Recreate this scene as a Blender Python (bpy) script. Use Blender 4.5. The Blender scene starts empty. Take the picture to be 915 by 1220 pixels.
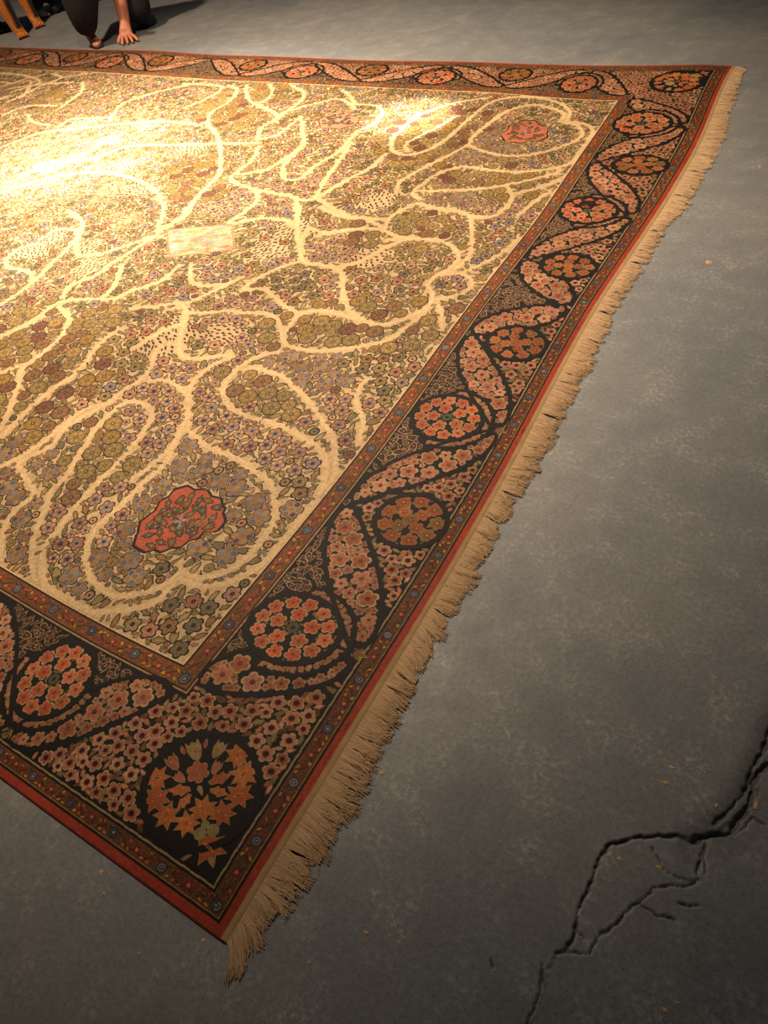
import bpy, bmesh, math, random, time
import numpy as np
from mathutils import Vector, Matrix
T0 = time.time()
random.seed(7); RNG = np.random.default_rng(11)
SC = bpy.context.scene
COL = SC.collection
S = 0.38                      # metres per rug unit (the rug is 10.05 units wide)

# ------------------------------------------------------------------ camera
cd = bpy.data.cameras.new('camera'); cam = bpy.data.objects.new('camera', cd); COL.objects.link(cam)
SC.camera = cam
cd.sensor_fit = 'VERTICAL'; cd.sensor_height = 36.0; cd.lens = 829.05/1220*36.0
cd.clip_start = 0.02; cd.clip_end = 100
cam.rotation_mode = 'XYZ'
cam.rotation_euler = (0.708194, 0.1378, 0.5132823)
cam.location = (0.503527, 0.037918, 1.303625)

# ------------------------------------------------------------------ world, exposure, lamps
w = bpy.data.worlds.new('dim_hall'); SC.world = w; w.use_nodes = True
bg = w.node_tree.nodes['Background']; bg.inputs[0].default_value = (0.80, 0.80, 0.86, 1); bg.inputs[1].default_value = 0.04
SC.view_settings.view_transform = 'Standard'; SC.view_settings.look = 'None'
SC.view_settings.exposure = 0.0; SC.view_settings.gamma = 1.0; SC.view_settings.use_curve_mapping = False

def spot(loc, target, watts, cone, blend, rgb, size=0.06):
    l = bpy.data.lights.new('spot_or_fill', 'SPOT'); l.energy = watts; l.color = rgb
    l.spot_size = math.radians(cone); l.spot_blend = blend; l.shadow_soft_size = size
    o = bpy.data.objects.new('spot_or_fill', l); COL.objects.link(o); o.location = loc
    o.rotation_euler = (Vector(target)-Vector(loc)).to_track_quat('-Z', 'Y').to_euler()
    return o
WARM = (1.0, 0.78, 0.55)
spot((-3.0, 2.0, 3.3), (-2.75, 2.35, 0), 1500, 58, 1.0, (1.0, 0.85, 0.68))   # main hall spot over the middle of the rug
spot((-3.3, 1.7, 3.3), (-2.85, 2.42, 0), 2600, 22, 1.0, (1.0, 0.90, 0.80))   # its hot core
spot((-2.3, 2.9, 3.2), (-1.30, 3.13, 0), 3600, 8.5, 0.7, (1.0, 0.88, 0.74))  # narrow spot towards the far border
spot((-2.0, 2.2, 3.4), (-1.9, 2.3, 0), 1180, 95, 0.85, WARM, 0.12)           # added wide fill over the rug and floor
spot((-4.0, 2.2, 3.4), (-3.8, 3.4, 0), 480, 105, 0.9, WARM, 0.10)            # added fill that lifts the person and the dogs
spot((-1.2, 4.6, 3.2), (0.25, 1.75, 0), 110, 38, 1.0, (1.0, 0.88, 0.74), 0.1)  # weak lamp added to brighten a floor patch beyond the fringe
# ---- woven design data (rug units: x runs in from the fringed end, y across from the near side)
WARP_X=[(0.0,0.0,0.318),(-0.04,0.04,0.195),(-0.15,0.15,-1.433),(-0.86,0.86,-3.209),(-1.0,1.0,0.219),(0.0,10.05,2.545),(-0.15,9.9,-0.092),(-0.15,0.39,1.192),(-0.15,0.62,1.848),(-0.15,1.03,-0.484),(-0.15,1.33,2.401),(-0.15,1.76,-1.49),(-0.15,2.5,-2.568),(-0.15,3.21,-3.374),(-0.15,4.11,-0.825),(-0.15,3.54,-1.671),(-0.15,4.36,0.077),(-0.15,5.21,0.235),(-0.15,6.25,-0.155),(-0.15,7.11,-3.374),(-0.15,8.04,-7.133),(-0.15,9.5,-5.352),(-1.0,1.69,0.331),(-1.0,2.55,-3.249),(-1.0,4.02,-4.75),(-1.0,5.83,1.74),(-0.86,1.72,-0.099),(-0.86,2.51,3.844),(-0.86,3.01,1.25),(-0.86,3.96,6.332),(0.0,0.48,-0.526),(0.0,1.1,-1.609),(0.0,1.82,1.739),(0.0,2.59,0.723),(0.0,3.61,4.652),(0.0,3.45,1.033),(0.0,4.59,-0.679),(0.0,5.72,0.63),(0.0,6.46,2.286),(0.0,7.79,4.82),(0.0,8.64,4.434),(-0.57,1.46,0.483),(-0.57,3.4,-0.617),(-0.57,6.5,-0.601),(-0.57,8.44,1.922),(-0.38,2.44,0.043),(-0.38,4.34,-1.45),(-0.38,5.49,-1.755),(-0.38,7.5,0.429),(-1.66,0.57,1.078),(-1.72,9.47,0.39),(-8.0,0.0,-0.0),(-12.0,0.0,0.0),(-8.0,5.0,-0.0),(-12.0,5.0,0.0),(-12.0,10.0,-0.0)]
WARP_Y=[(0.0,0.0,0.62),(-0.04,0.04,-1.097),(-0.15,0.15,0.305),(-0.86,0.86,2.078),(-1.0,1.0,-1.964),(0.0,10.05,1.542),(-0.15,9.9,-1.56),(-1.22,0.0,1.436),(-1.57,0.0,1.971),(-1.72,0.15,-2.578),(-0.98,0.15,-1.572),(-2.59,0.86,1.333),(-2.75,1.0,-0.823),(-13.68,10.05,-0.014),(-9.17,10.05,0.038),(-4.76,10.05,-0.206),(-1.8,10.05,0.444),(-7.79,9.05,-0.028),(-4.26,9.05,0.216),(-0.57,1.46,0.422),(-0.57,3.4,-0.011),(-0.57,6.5,0.107),(-0.57,8.44,0.502),(-0.38,2.44,-0.152),(-0.38,4.34,0.046),(-0.38,5.49,0.003),(-0.38,7.5,-0.353),(-1.66,0.57,0.046),(-1.72,9.47,-0.54),(-8.0,0.0,-0.0),(-12.0,0.0,0.0),(-8.0,5.0,0.001),(-12.0,5.0,0.0),(-12.0,10.0,0.001)]
VINES=[(0.085,[(-2.437,2.6),(-2.173,2.525),(-1.908,2.504),(-1.623,2.446),(-1.429,2.382),(-1.305,2.274),(-1.201,2.138),(-1.163,1.965),(-1.164,1.814),(-1.198,1.67),(-1.277,1.581),(-1.376,1.532),(-1.462,1.536),(-1.519,1.534)]),
(0.085,[(-1.519,1.534),(-1.521,1.439),(-1.574,1.337),(-1.674,1.262),(-1.787,1.198),(-1.937,1.195),(-2.071,1.227),(-2.227,1.309),(-2.333,1.419),(-2.386,1.538),(-2.384,1.685),(-2.367,1.842),(-2.364,2.037),(-2.353,2.261),(-2.464,2.537),(-2.454,2.619)]),
(0.085,[(-2.738,2.252),(-2.721,2.083),(-2.721,1.889),(-2.721,1.825),(-2.707,1.619),(-2.665,1.433),(-2.665,1.307),(-2.589,1.2),(-2.44,1.08),(-2.327,1.031),(-2.157,1.011),(-1.964,1.017),(-1.833,1.036),(-1.695,1.113),(-1.584,1.176),(-1.497,1.26),(-1.478,1.377),(-1.482,1.495)]),
(0.085,[(-1.482,1.495),(-1.379,1.483),(-1.267,1.499),(-1.175,1.553),(-1.105,1.63),(-1.047,1.741),(-1.007,1.879),(-1.012,1.992),(-1.003,2.241),(-1.026,2.402),(-1.115,2.613),(-1.19,2.723),(-1.331,2.814),(-1.529,2.864),(-1.729,2.906),(-1.903,2.906),(-2.125,2.904),(-2.297,2.947),(-2.428,3.036),(-2.507,3.149),(-2.524,3.289),(-2.505,3.416),(-2.429,3.564),(-2.296,3.671)]),
(0.07,[(-0.997,2.478),(-1.036,2.619),(-1.146,2.785),(-1.272,2.931),(-1.463,3.063),(-1.664,3.2),(-1.896,3.31),(-2.121,3.402),(-2.375,3.401),(-2.477,3.35)]),
(0.05,[(-1.045,2.939),(-1.15,3.17),(-1.291,3.3),(-1.37,3.459),(-1.371,3.595)]),
(0.08,[(-2.448,1.01),(-2.624,1.132),(-2.776,1.274),(-2.847,1.388),(-2.92,1.505),(-3.008,1.66),(-3.011,1.799),(-3.072,1.958),(-3.13,2.138),(-3.189,2.327),(-3.194,2.518),(-3.16,2.645),(-3.049,2.69),(-2.901,2.664),(-2.809,2.564),(-2.773,2.445),(-2.738,2.252)]),
(0.08,[(-2.829,1.021),(-2.991,1.14),(-3.116,1.303),(-3.133,1.409),(-3.138,1.582),(-3.497,1.748),(-3.399,1.997),(-3.444,2.193),(-3.361,2.45),(-3.273,2.658)]),
(0.07,[(-3.637,1.636),(-3.555,1.8),(-3.493,2.037),(-3.454,2.412),(-3.327,2.55),(-3.295,2.737),(-3.244,2.906),(-3.27,3.081),(-3.38,3.296),(-3.307,3.421)]),
(0.05,[(-3.897,1.867),(-3.925,2.192),(-3.914,2.524),(-3.868,2.697),(-3.887,2.913),(-3.946,3.09),(-3.95,3.329),(-3.918,3.446)]),
(0.1,[(-3.96,1.923),(-4.082,2.158),(-4.233,2.401),(-4.412,2.62),(-4.401,2.858),(-4.418,3.13),(-4.527,3.31),(-4.584,3.38),(-4.879,3.514)]),
(0.05,[(-4.592,2.489),(-4.517,2.582),(-4.463,2.668)]),
(0.05,[(-5.041,2.88),(-4.921,3.141),(-4.879,3.306)]),
(0.07,[(-3.168,2.936),(-3.017,2.994),(-2.811,2.955),(-2.664,2.869),(-2.523,2.678),(-2.49,2.559),(-2.423,2.381),(-2.443,2.2),(-2.48,1.992)]),
(0.08,[(-2.454,2.619),(-2.719,2.926),(-2.784,3.104),(-2.766,3.291),(-2.692,3.472),(-3.102,3.3),(-3.456,3.784),(-3.461,3.766),(-3.58,3.909)]),
(0.06,[(-5.052,2.89),(-4.972,3.101),(-4.921,3.345),(-4.91,3.544),(-4.648,3.687),(-4.371,3.776),(-4.288,3.94),(-4.112,4.197),(-4.129,4.483)]),
(0.06,[(-5.54,3.304),(-5.512,3.516),(-5.536,3.719),(-5.721,3.882),(-6.015,3.886),(-6.179,3.93),(-6.303,4.13),(-6.229,4.295),(-6.099,4.379)]),
(0.06,[(-6.399,5.072),(-5.927,4.873),(-5.496,4.355),(-5.195,4.393),(-5.015,4.582),(-4.887,4.757),(-4.776,4.881)]),
(0.05,[(-6.183,4.454),(-6.15,4.663),(-5.889,4.731),(-5.716,4.531),(-5.615,4.137),(-5.562,3.929),(-5.511,3.727)]),
(0.05,[(-4.957,3.649),(-5.021,3.834),(-4.905,4.038),(-4.879,4.305),(-4.828,4.588),(-4.793,4.829),(-4.642,4.871)]),
(0.05,[(-4.5,3.754),(-4.532,3.944),(-4.644,4.159),(-4.747,4.3)]),
(0.05,[(-4.069,3.702),(-3.878,3.803),(-3.626,3.924),(-3.415,3.704),(-3.506,3.533),(-3.588,3.232)]),
(0.05,[(-4.793,4.9),(-5.003,5.21),(-5.196,5.468),(-5.397,5.58)]),
(0.05,[(-4.819,4.965),(-4.775,5.17),(-4.835,5.505),(-4.924,5.69)]),
(0.08,[(-3.627,5.822),(-3.434,5.492),(-3.179,5.159),(-2.963,4.924),(-2.748,4.905),(-2.535,4.886),(-2.339,4.673),(-2.192,4.46),(-1.955,4.288),(-1.764,4.229)]),
(0.07,[(-2.963,4.924),(-3.083,4.807),(-3.173,4.617),(-3.222,4.443),(-3.212,4.33),(-3.027,4.389),(-2.835,4.299),(-2.607,4.191),(-2.467,4.166)]),
(0.06,[(-2.6,4.907),(-2.435,5.034),(-2.364,5.135)]),
(0.06,[(-3.082,5.057),(-3.208,5.238),(-3.261,5.471),(-3.113,5.443),(-2.906,5.522),(-2.722,5.639)]),
(0.07,[(-3.497,3.826),(-3.262,3.905),(-3.143,3.981),(-2.981,3.999),(-2.802,4.058),(-2.602,4.019),(-2.367,3.799),(-2.254,3.742),(-1.955,3.778),(-1.575,3.976),(-1.432,4.142),(-1.375,4.347),(-1.337,4.554)]),
(0.06,[(-3.58,3.909),(-3.699,3.795)]),
(0.05,[(-3.605,3.938),(-3.514,4.119),(-3.427,4.34),(-3.376,4.475)]),
(0.06,[(-2.467,4.166),(-2.424,3.91),(-2.367,3.799)]),
(0.06,[(-2.467,4.166),(-2.29,4.255),(-2.054,4.259),(-1.841,4.223)]),
(0.06,[(-4.015,4.526),(-3.822,4.295),(-3.627,4.257),(-3.44,4.355),(-3.376,4.475)]),
(0.06,[(-4.124,5.304),(-3.994,5.434),(-3.836,5.524),(-3.601,5.54),(-3.43,5.447)]),
(0.05,[(-4.81,5.072),(-4.758,5.232),(-4.766,5.43)]),
(0.06,[(-3.397,5.882),(-3.089,5.772),(-2.784,5.806)]),
(0.07,[(-2.791,4.918),(-2.491,4.845),(-2.317,4.628),(-2.112,4.4),(-1.878,4.265),(-1.668,4.229),(-1.53,4.302),(-1.424,4.43),(-1.354,4.582),(-1.418,4.771),(-1.553,4.877)]),
(0.07,[(-2.536,4.911),(-2.394,5.071),(-2.315,5.339),(-2.173,5.524),(-1.88,5.597),(-1.627,5.514),(-1.463,5.354),(-1.454,5.163),(-1.526,4.994),(-1.532,4.883)]),
(0.06,[(-3.109,5.383),(-2.94,5.519),(-2.743,5.616),(-2.498,5.636),(-2.295,5.557),(-2.138,5.597)]),
(0.06,[(-2.498,5.636),(-2.568,5.89),(-2.498,6.094),(-2.425,6.207),(-2.095,6.144),(-1.882,6.147),(-1.701,6.053),(-1.445,5.6),(-1.373,5.417),(-1.387,5.219),(-1.461,5.048)]),
(0.05,[(-1.701,6.053),(-1.482,6.149),(-1.405,6.393),(-1.427,6.576)]),
(0.05,[(-1.365,4.681),(-1.222,4.755),(-1.112,4.889),(-1.138,5.024),(-1.281,5.114),(-1.407,5.081)]),
(0.05,[(-1.311,5.125),(-1.172,5.313),(-1.063,5.575),(-1.024,5.828)]),
(0.05,[(-1.308,4.663),(-1.187,4.53),(-1.081,4.338)]),
(0.06,[(-2.073,4.274),(-2.31,4.236)]),
(0.06,[(-3.553,6.07),(-3.281,5.894),(-3.046,5.813),(-2.794,5.785),(-2.521,5.675)]),
(0.08,[(-2.46,7.612),(-2.26,7.509),(-1.927,7.434),(-1.588,7.497),(-1.321,7.713),(-1.146,7.982),(-1.166,8.19),(-1.308,8.354),(-1.544,8.4)]),
(0.08,[(-1.544,8.4),(-1.542,8.589),(-1.713,8.725),(-2.07,8.802),(-2.346,8.6),(-2.447,8.222),(-2.489,7.828),(-2.46,7.612),(-2.535,7.379),(-2.708,6.993),(-2.838,6.631),(-2.779,6.39)]),
(0.08,[(-1.451,8.448),(-1.497,8.671),(-1.698,8.885),(-2.077,9.006),(-2.468,8.954),(-2.698,8.749),(-2.769,8.239),(-2.8,7.687),(-2.899,7.37),(-3.076,7.221),(-3.289,7.28),(-3.428,7.47),(-3.477,7.768),(-3.436,8.267),(-3.17,8.663),(-2.771,8.907)]),
(0.09,[(-1.333,8.424),(-1.13,8.338),(-0.997,8.072),(-0.942,7.741),(-1.008,7.467),(-1.165,7.277),(-1.442,7.127),(-1.734,7.07),(-2.058,7.069),(-2.304,7.05),(-2.491,6.843),(-2.564,6.568),(-2.569,6.379),(-2.422,6.292)]),
(0.06,[(-2.981,8.277),(-3.076,7.935),(-3.231,7.515),(-3.127,7.317)]),
(0.06,[(-2.507,6.456),(-2.197,6.527),(-1.894,6.626),(-1.612,6.778),(-1.344,6.958),(-1.124,7.158),(-1.095,7.259)]),
(0.06,[(-2.279,6.147),(-1.964,6.192),(-1.72,6.105),(-1.481,6.16),(-1.391,6.408),(-1.45,6.63),(-1.581,6.785)]),
(0.05,[(-1.45,6.63),(-1.219,6.8),(-1.016,7.025)]),
(0.05,[(-1.053,6.776),(-1.147,6.521),(-1.217,6.221)]),
(0.05,[(-2.386,5.474),(-2.122,5.569),(-1.8,5.57)]),
(0.08,[(-7.727,8.848),(-7.051,8.845),(-6.87,8.694),(-6.883,8.358),(-7.028,8.017)]),
(0.08,[(-6.854,8.868),(-6.582,8.727),(-6.413,8.332),(-6.433,7.937),(-6.241,7.588),(-5.811,7.227),(-5.494,6.886),(-5.047,6.31)]),
(0.07,[(-6.544,8.902),(-6.176,8.44),(-5.88,8.233),(-5.499,8.047),(-5.299,7.853),(-5.304,7.504),(-5.156,7.197)]),
(0.07,[(-6.131,8.945),(-5.937,8.711),(-5.856,8.473),(-5.87,8.273)]),
(0.07,[(-5.805,8.977),(-5.449,8.759),(-5.298,8.452),(-5.271,8.075),(-5.244,7.719)]),
(0.06,[(-5.343,7.919),(-5.218,8.155),(-5.028,8.405),(-4.796,8.587),(-4.494,8.399),(-4.39,8.268)]),
(0.06,[(-4.899,8.896),(-4.595,8.612),(-4.442,8.333)]),
(0.07,[(-4.498,8.436),(-4.171,8.448),(-3.98,8.266),(-3.896,7.94),(-3.984,7.662),(-3.962,7.415),(-3.932,7.062),(-4.011,6.758),(-4.005,6.428)]),
(0.07,[(-4.995,7.965),(-4.562,7.361),(-4.433,7.137),(-4.425,6.841),(-4.371,6.622),(-4.196,6.384),(-4.05,6.364)]),
(0.08,[(-4.469,7.191),(-4.473,6.773),(-4.525,6.533),(-4.672,6.389),(-4.856,6.293),(-4.703,6.133),(-4.407,6.066),(-4.292,5.989),(-4.166,5.814),(-4.158,5.372)]),
(0.08,[(-4.407,6.066),(-4.116,6.031),(-3.891,6.036),(-3.761,5.967),(-3.586,6.037),(-3.703,6.446),(-3.739,6.599),(-3.903,7.366)]),
(0.08,[(-3.761,5.967),(-3.442,5.51)]),
(0.08,[(-3.562,6.043),(-3.187,5.871),(-2.976,5.784),(-2.602,5.835)]),
(0.05,[(-3.553,6.07),(-3.48,6.448),(-3.35,6.855),(-3.35,7.193)]),
(0.05,[(-5.125,7.201),(-4.965,7.357),(-4.965,7.758),(-4.995,7.965)]),
(0.05,[(-6.14,6.942),(-5.629,6.991),(-5.065,7.116)]),
(0.05,[(-4.856,6.293),(-4.862,6.695),(-5.005,7.032)]),
(0.05,[(-5.047,6.31),(-4.967,5.938),(-4.841,5.392)]),
(0.06,[(-9.723,7.341),(-9.396,7.148),(-8.906,7.071)]),
(0.06,[(-9.83,8.645),(-9.453,8.236),(-9.295,7.656)]),
(0.06,[(-8.698,7.106),(-8.705,7.34),(-8.119,7.512)]),
(0.06,[(-8.012,7.451),(-8.243,7.978),(-8.007,8.432),(-7.572,8.835)]),
(0.06,[(-9.132,6.277),(-8.814,6.855),(-8.145,7.122),(-7.648,7.355),(-6.989,7.53),(-6.287,7.482)]),
(0.06,[(-10.223,7.265),(-10.103,7.623),(-9.464,7.715)]),
(0.06,[(-11.238,8.205),(-10.822,8.442),(-10.071,8.618)]),
(0.06,[(-7.901,5.638),(-7.714,6.067),(-7.22,6.296),(-6.915,6.754),(-5.848,6.932)]),
(0.07,[(-7.791,5.168),(-7.372,5.751),(-6.695,6.016),(-5.884,5.885),(-5.357,5.613)]),
(0.05,[(-12.198,8.809),(-11.432,8.775),(-10.817,8.539),(-11.037,8.134)]),
(0.05,[(-10.902,8.923),(-10.503,8.764),(-10.62,8.464)])]
PALMETTES=[[(-2.052,1.62),(-1.914,1.539),(-1.824,1.585),(-1.71,1.65),(-1.633,1.75),(-1.588,1.856),(-1.494,1.902),(-1.572,2.049),(-1.629,2.105),(-1.766,2.141),(-1.941,2.14),(-2.07,2.109),(-2.089,2.011),(-2.091,1.864),(-2.06,1.645)],[(-2.087,7.832),(-2.145,8.083),(-2.08,8.286),(-1.971,8.396),(-1.769,8.295),(-1.561,8.065),(-1.542,7.923),(-1.722,7.823),(-1.883,7.76)],[(-4.616,7.778),(-4.649,8.036),(-4.551,8.187),(-4.313,8.09),(-4.119,7.915),(-4.179,7.752),(-4.367,7.668)],[(-7.574,8.49),(-7.591,8.641),(-7.453,8.693),(-7.268,8.631),(-7.141,8.528),(-7.237,8.432),(-7.377,8.389)]]
SEEDS={'r':[(-2.22,3.14),(-2.45,3.22),(-1.82,3.07),(-3.18,2.24),(-3.04,1.91),(-3.6,2.17),(-4.14,2.28),(-3.82,2.52),(-4.26,3.24),(-1.93,4.21),(-1.49,4.22),(-2.11,5.85),(-2.63,5.55),(-2.01,6.69),(-1.69,6.95),(-3.01,7.39),(-2.81,7.66),(-4.76,3.06),(-2.77,2.12),(-2.49,3.85),(-4.19,2.74),(-5.4,6.22),(-5.92,8.16)],'b':[(-2.49,2.93),(-1.84,2.77),(-1.6,2.67),(-2.91,2.66),(-2.7,2.24),(-2.51,1.77),(-2.32,1.43),(-2.94,3.96),(-2.98,2.85),(-2.03,2.9),(-2.78,5.18),(-1.82,6.27),(-2.77,3.16),(-1.56,2.51),(-1.09,3.04),(-1.44,3.11),(-2.56,3.58),(-3.91,6.13)],'m':[(-3.23,1.63),(-3.23,1.46),(-1.86,2.39),(-1.46,2.2),(-1.73,3.41),(-2.07,3.52),(-1.99,6.41),(-1.0,2.06),(-1.97,1.2),(-2.18,6.37),(-3.51,1.7),(-3.31,1.89),(-2.15,2.23),(-2.31,2.03),(-2.13,1.6),(-1.27,1.88),(-2.19,7.57)],'d':[(-3.38,3.54),(-3.41,3.34),(-3.43,5.0),(-3.43,5.42),(-2.37,5.14),(-2.97,3.75),(-5.45,4.42),(-5.08,4.18),(-6.11,4.52),(-7.16,7.42),(-8.35,7.23),(-2.91,6.19),(-6.09,4.24),(-5.9,6.82),(-7.72,5.99),(-6.53,6.22),(-5.84,5.8),(-7.53,6.28),(-7.42,6.82)],'o':[(-6.53,4.9),(-7.07,4.97),(-5.44,5.07),(-7.82,5.48),(-7.26,5.72),(-6.23,5.6)],'l':[(-1.25,1.37),(-1.52,1.25),(-0.99,1.62),(-1.07,1.31),(-3.63,4.46),(-3.07,4.63),(-1.8,4.85),(-2.59,4.63),(-1.44,3.72),(-1.12,3.72),(-0.97,2.73),(-4.62,3.84),(-4.14,4.3),(-1.44,5.53),(-4.92,6.76),(-3.89,6.97),(-5.6,3.7),(-3.8,3.67),(-1.41,7.3),(-1.6,8.34),(-5.41,8.22),(-10.42,7.87),(-9.85,8.29),(-1.11,2.42),(-3.33,2.6),(-3.25,5.92),(-2.82,6.6)]}

# ------------------------------------------------------------------ helpers
def s2l(c):
    c = np.asarray(c, float)/255.0
    return np.where(c <= 0.04045, c/12.92, ((c+0.055)/1.055)**2.4)
def tag(o, label=None, cat=None, group=None, kind=None):
    if label: o['label'] = label
    if cat: o['category'] = cat
    if group: o['group'] = group
    if kind: o['kind'] = kind
    return o
def empty(name, loc=(0, 0, 0), parent=None):
    o = bpy.data.objects.new(name, None); COL.objects.link(o); o.location = loc; o.empty_display_size = 0.1
    if parent: o.parent = parent
    return o
def mesh_obj(name, V, F, mat, parent=None, colors=None, smooth=False, loc=None):
    """V (n,3), F (m,3) or (m,4) int, colors (n,3) linear per vertex; one mesh object."""
    V = np.asarray(V, np.float32); F = np.asarray(F, np.int32)
    me = bpy.data.meshes.new(name)
    if loc is not None: V = V-np.asarray(loc, np.float32)
    k = F.shape[1]
    me.vertices.add(len(V)); me.vertices.foreach_set('co', V.ravel())
    me.loops.add(F.size); me.loops.foreach_set('vertex_index', F.ravel())
    me.polygons.add(len(F)); me.polygons.foreach_set('loop_start', np.arange(0, F.size, k, dtype=np.int32))
    me.polygons.foreach_set('loop_total', np.full(len(F), k, np.int32))
    if smooth: me.polygons.foreach_set('use_smooth', np.ones(len(F), bool))
    me.update(calc_edges=True)
    if colors is not None:
        at = me.color_attributes.new('Col', 'FLOAT_COLOR', 'POINT')
        at.data.foreach_set('color', np.c_[colors, np.ones(len(colors))].astype(np.float32).ravel())
    me.materials.append(mat)
    o = bpy.data.objects.new(name, me); COL.objects.link(o)
    if loc is not None: o.location = loc
    if parent: o.parent = parent
    return o

def nodes(name):
    m = bpy.data.materials.new(name); m.use_nodes = True
    nt = m.node_tree; b = nt.nodes['Principled BSDF']
    return m, nt, b
def N(nt, typ, **kw):
    n = nt.nodes.new(typ)
    for k, v in kw.items():
        if k.startswith('i_'): n.inputs[k[2:].replace('_', ' ')].default_value = v
        else: setattr(n, k, v)
    return n
def plain(name, rgb, rough=0.7, noise=0.12, scale=60, bump=0.15, metallic=0.0, sheen=0.0, bdist=0.002):
    m, nt, b = nodes(name); L = nt.links
    c = s2l(rgb)
    tc = N(nt, 'ShaderNodeTexCoord'); nz = N(nt, 'ShaderNodeTexNoise', i_Scale=scale, i_Detail=4.0)
    L.new(tc.outputs['Object'], nz.inputs['Vector'])
    mx = N(nt, 'ShaderNodeMix', data_type='RGBA')
    mx.inputs['A'].default_value = (*(c*(1-noise*1.5)), 1); mx.inputs['B'].default_value = (*np.clip(c*(1+noise*1.5), 0, 1), 1)
    L.new(nz.outputs['Fac'], mx.inputs['Factor']); L.new(mx.outputs['Result'], b.inputs['Base Color'])
    b.inputs['Roughness'].default_value = rough; b.inputs['Metallic'].default_value = metallic
    if sheen: b.inputs['Sheen Weight'].default_value = sheen
    bp = N(nt, 'ShaderNodeBump'); bp.inputs['Strength'].default_value = bump; bp.inputs['Distance'].default_value = bdist
    L.new(nz.outputs['Fac'], bp.inputs['Height']); L.new(bp.outputs['Normal'], b.inputs['Normal'])
    return m

# wool / silk pile: the woven colour is an attribute, the knots and strand noise are nodes
def pile_material():
    m, nt, b = nodes('silk_pile'); L = nt.links
    at = N(nt, 'ShaderNodeAttribute', attribute_name='Col')
    tc = N(nt, 'ShaderNodeTexCoord')
    n1 = N(nt, 'ShaderNodeTexNoise', i_Scale=420.0, i_Detail=2.0); n2 = N(nt, 'ShaderNodeTexNoise', i_Scale=5.0, i_Detail=3.0)
    n3 = N(nt, 'ShaderNodeTexNoise', i_Scale=110.0, i_Detail=3.0)
    for n in (n1, n2, n3): L.new(tc.outputs['Object'], n.inputs['Vector'])
    r1 = N(nt, 'ShaderNodeMapRange'); r1.inputs['From Min'].default_value = .25; r1.inputs['From Max'].default_value = .75
    r1.inputs['To Min'].default_value = .62; r1.inputs['To Max'].default_value = 1.28
    L.new(n1.outputs['Fac'], r1.inputs['Value'])
    r2 = N(nt, 'ShaderNodeMapRange'); r2.inputs['From Min'].default_value = .3; r2.inputs['From Max'].default_value = .7
    r2.inputs['To Min'].default_value = .62; r2.inputs['To Max'].default_value = .88
    L.new(n2.outputs['Fac'], r2.inputs['Value'])
    r3 = N(nt, 'ShaderNodeMapRange'); r3.inputs['From Min'].default_value = .3; r3.inputs['From Max'].default_value = .7
    r3.inputs['To Min'].default_value = .80; r3.inputs['To Max'].default_value = 1.18
    L.new(n3.outputs['Fac'], r3.inputs['Value'])
    mm = N(nt, 'ShaderNodeMath', operation='MULTIPLY'); L.new(r1.outputs[0], mm.inputs[0]); L.new(r2.outputs[0], mm.inputs[1])
    m2 = N(nt, 'ShaderNodeMath', operation='MULTIPLY'); L.new(mm.outputs[0], m2.inputs[0]); L.new(r3.outputs[0], m2.inputs[1])
    vm = N(nt, 'ShaderNodeVectorMath', operation='SCALE'); L.new(at.outputs['Color'], vm.inputs[0]); L.new(m2.outputs[0], vm.inputs['Scale'])
    L.new(vm.outputs[0], b.inputs['Base Color'])
    b.inputs['Roughness'].default_value = .62; b.inputs['Specular IOR Level'].default_value = .22
    b.inputs['Sheen Weight'].default_value = .07; b.inputs['Sheen Roughness'].default_value = .4
    b.inputs['Sheen Tint'].default_value = (1, .9, .75, 1)
    bp = N(nt, 'ShaderNodeBump'); bp.inputs['Strength'].default_value = .55; bp.inputs['Distance'].default_value = .0016
    L.new(n1.outputs['Fac'], bp.inputs['Height']); L.new(bp.outputs['Normal'], b.inputs['Normal'])
    return m
PILE = pile_material()

# ------------------------------------------------------------------ rug geometry frame
W_, L_ = 10.047, 15.92
G2, G3, G4, G5 = 0.042, 0.149, 0.86, 1.0
wx = np.array(WARP_X); wy = np.array(WARP_Y)
def warp(P):
    P = np.asarray(P, float); out = P.copy()
    for i in range(0, len(P), 60000):
        q = P[i:i+60000]
        for k, c in ((0, wx), (1, wy)):
            d = (q[:, None, 0]-c[None, :, 0])**2+(q[:, None, 1]-c[None, :, 1])**2
            out[i:i+60000, k] += np.exp(-d/(2*1.6**2))@c[:, 2]
    return out
THICK = 0.0065
def lift(P):      # gentle lie of the rug on the floor, metres (P in units)
    x, y = P[:, 0], P[:, 1]
    h = 0.0022*(1+np.sin(1.9*x+0.7*y+.6)) + 0.0018*(1+np.sin(2.6*y-1.3*x+np.sin(x*1.1)*1.2))
    h += 0.0030*np.exp(-((y-7.0-.25*(x+1))/.30)**2)*np.exp(-((x+.3)/1.6)**2)      # low crease towards the far corner
    h += 0.0016*(1+np.sin(5.1*y+1.0))*np.exp(-(x/.6)**2)
    h += 0.0014*(1+np.sin(4.3*x))*np.exp(-(y/.5)**2)
    return h*(1-.88*np.exp(-(y/.22)**2))*(1-.5*np.exp(-(x/.2)**2))
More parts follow.
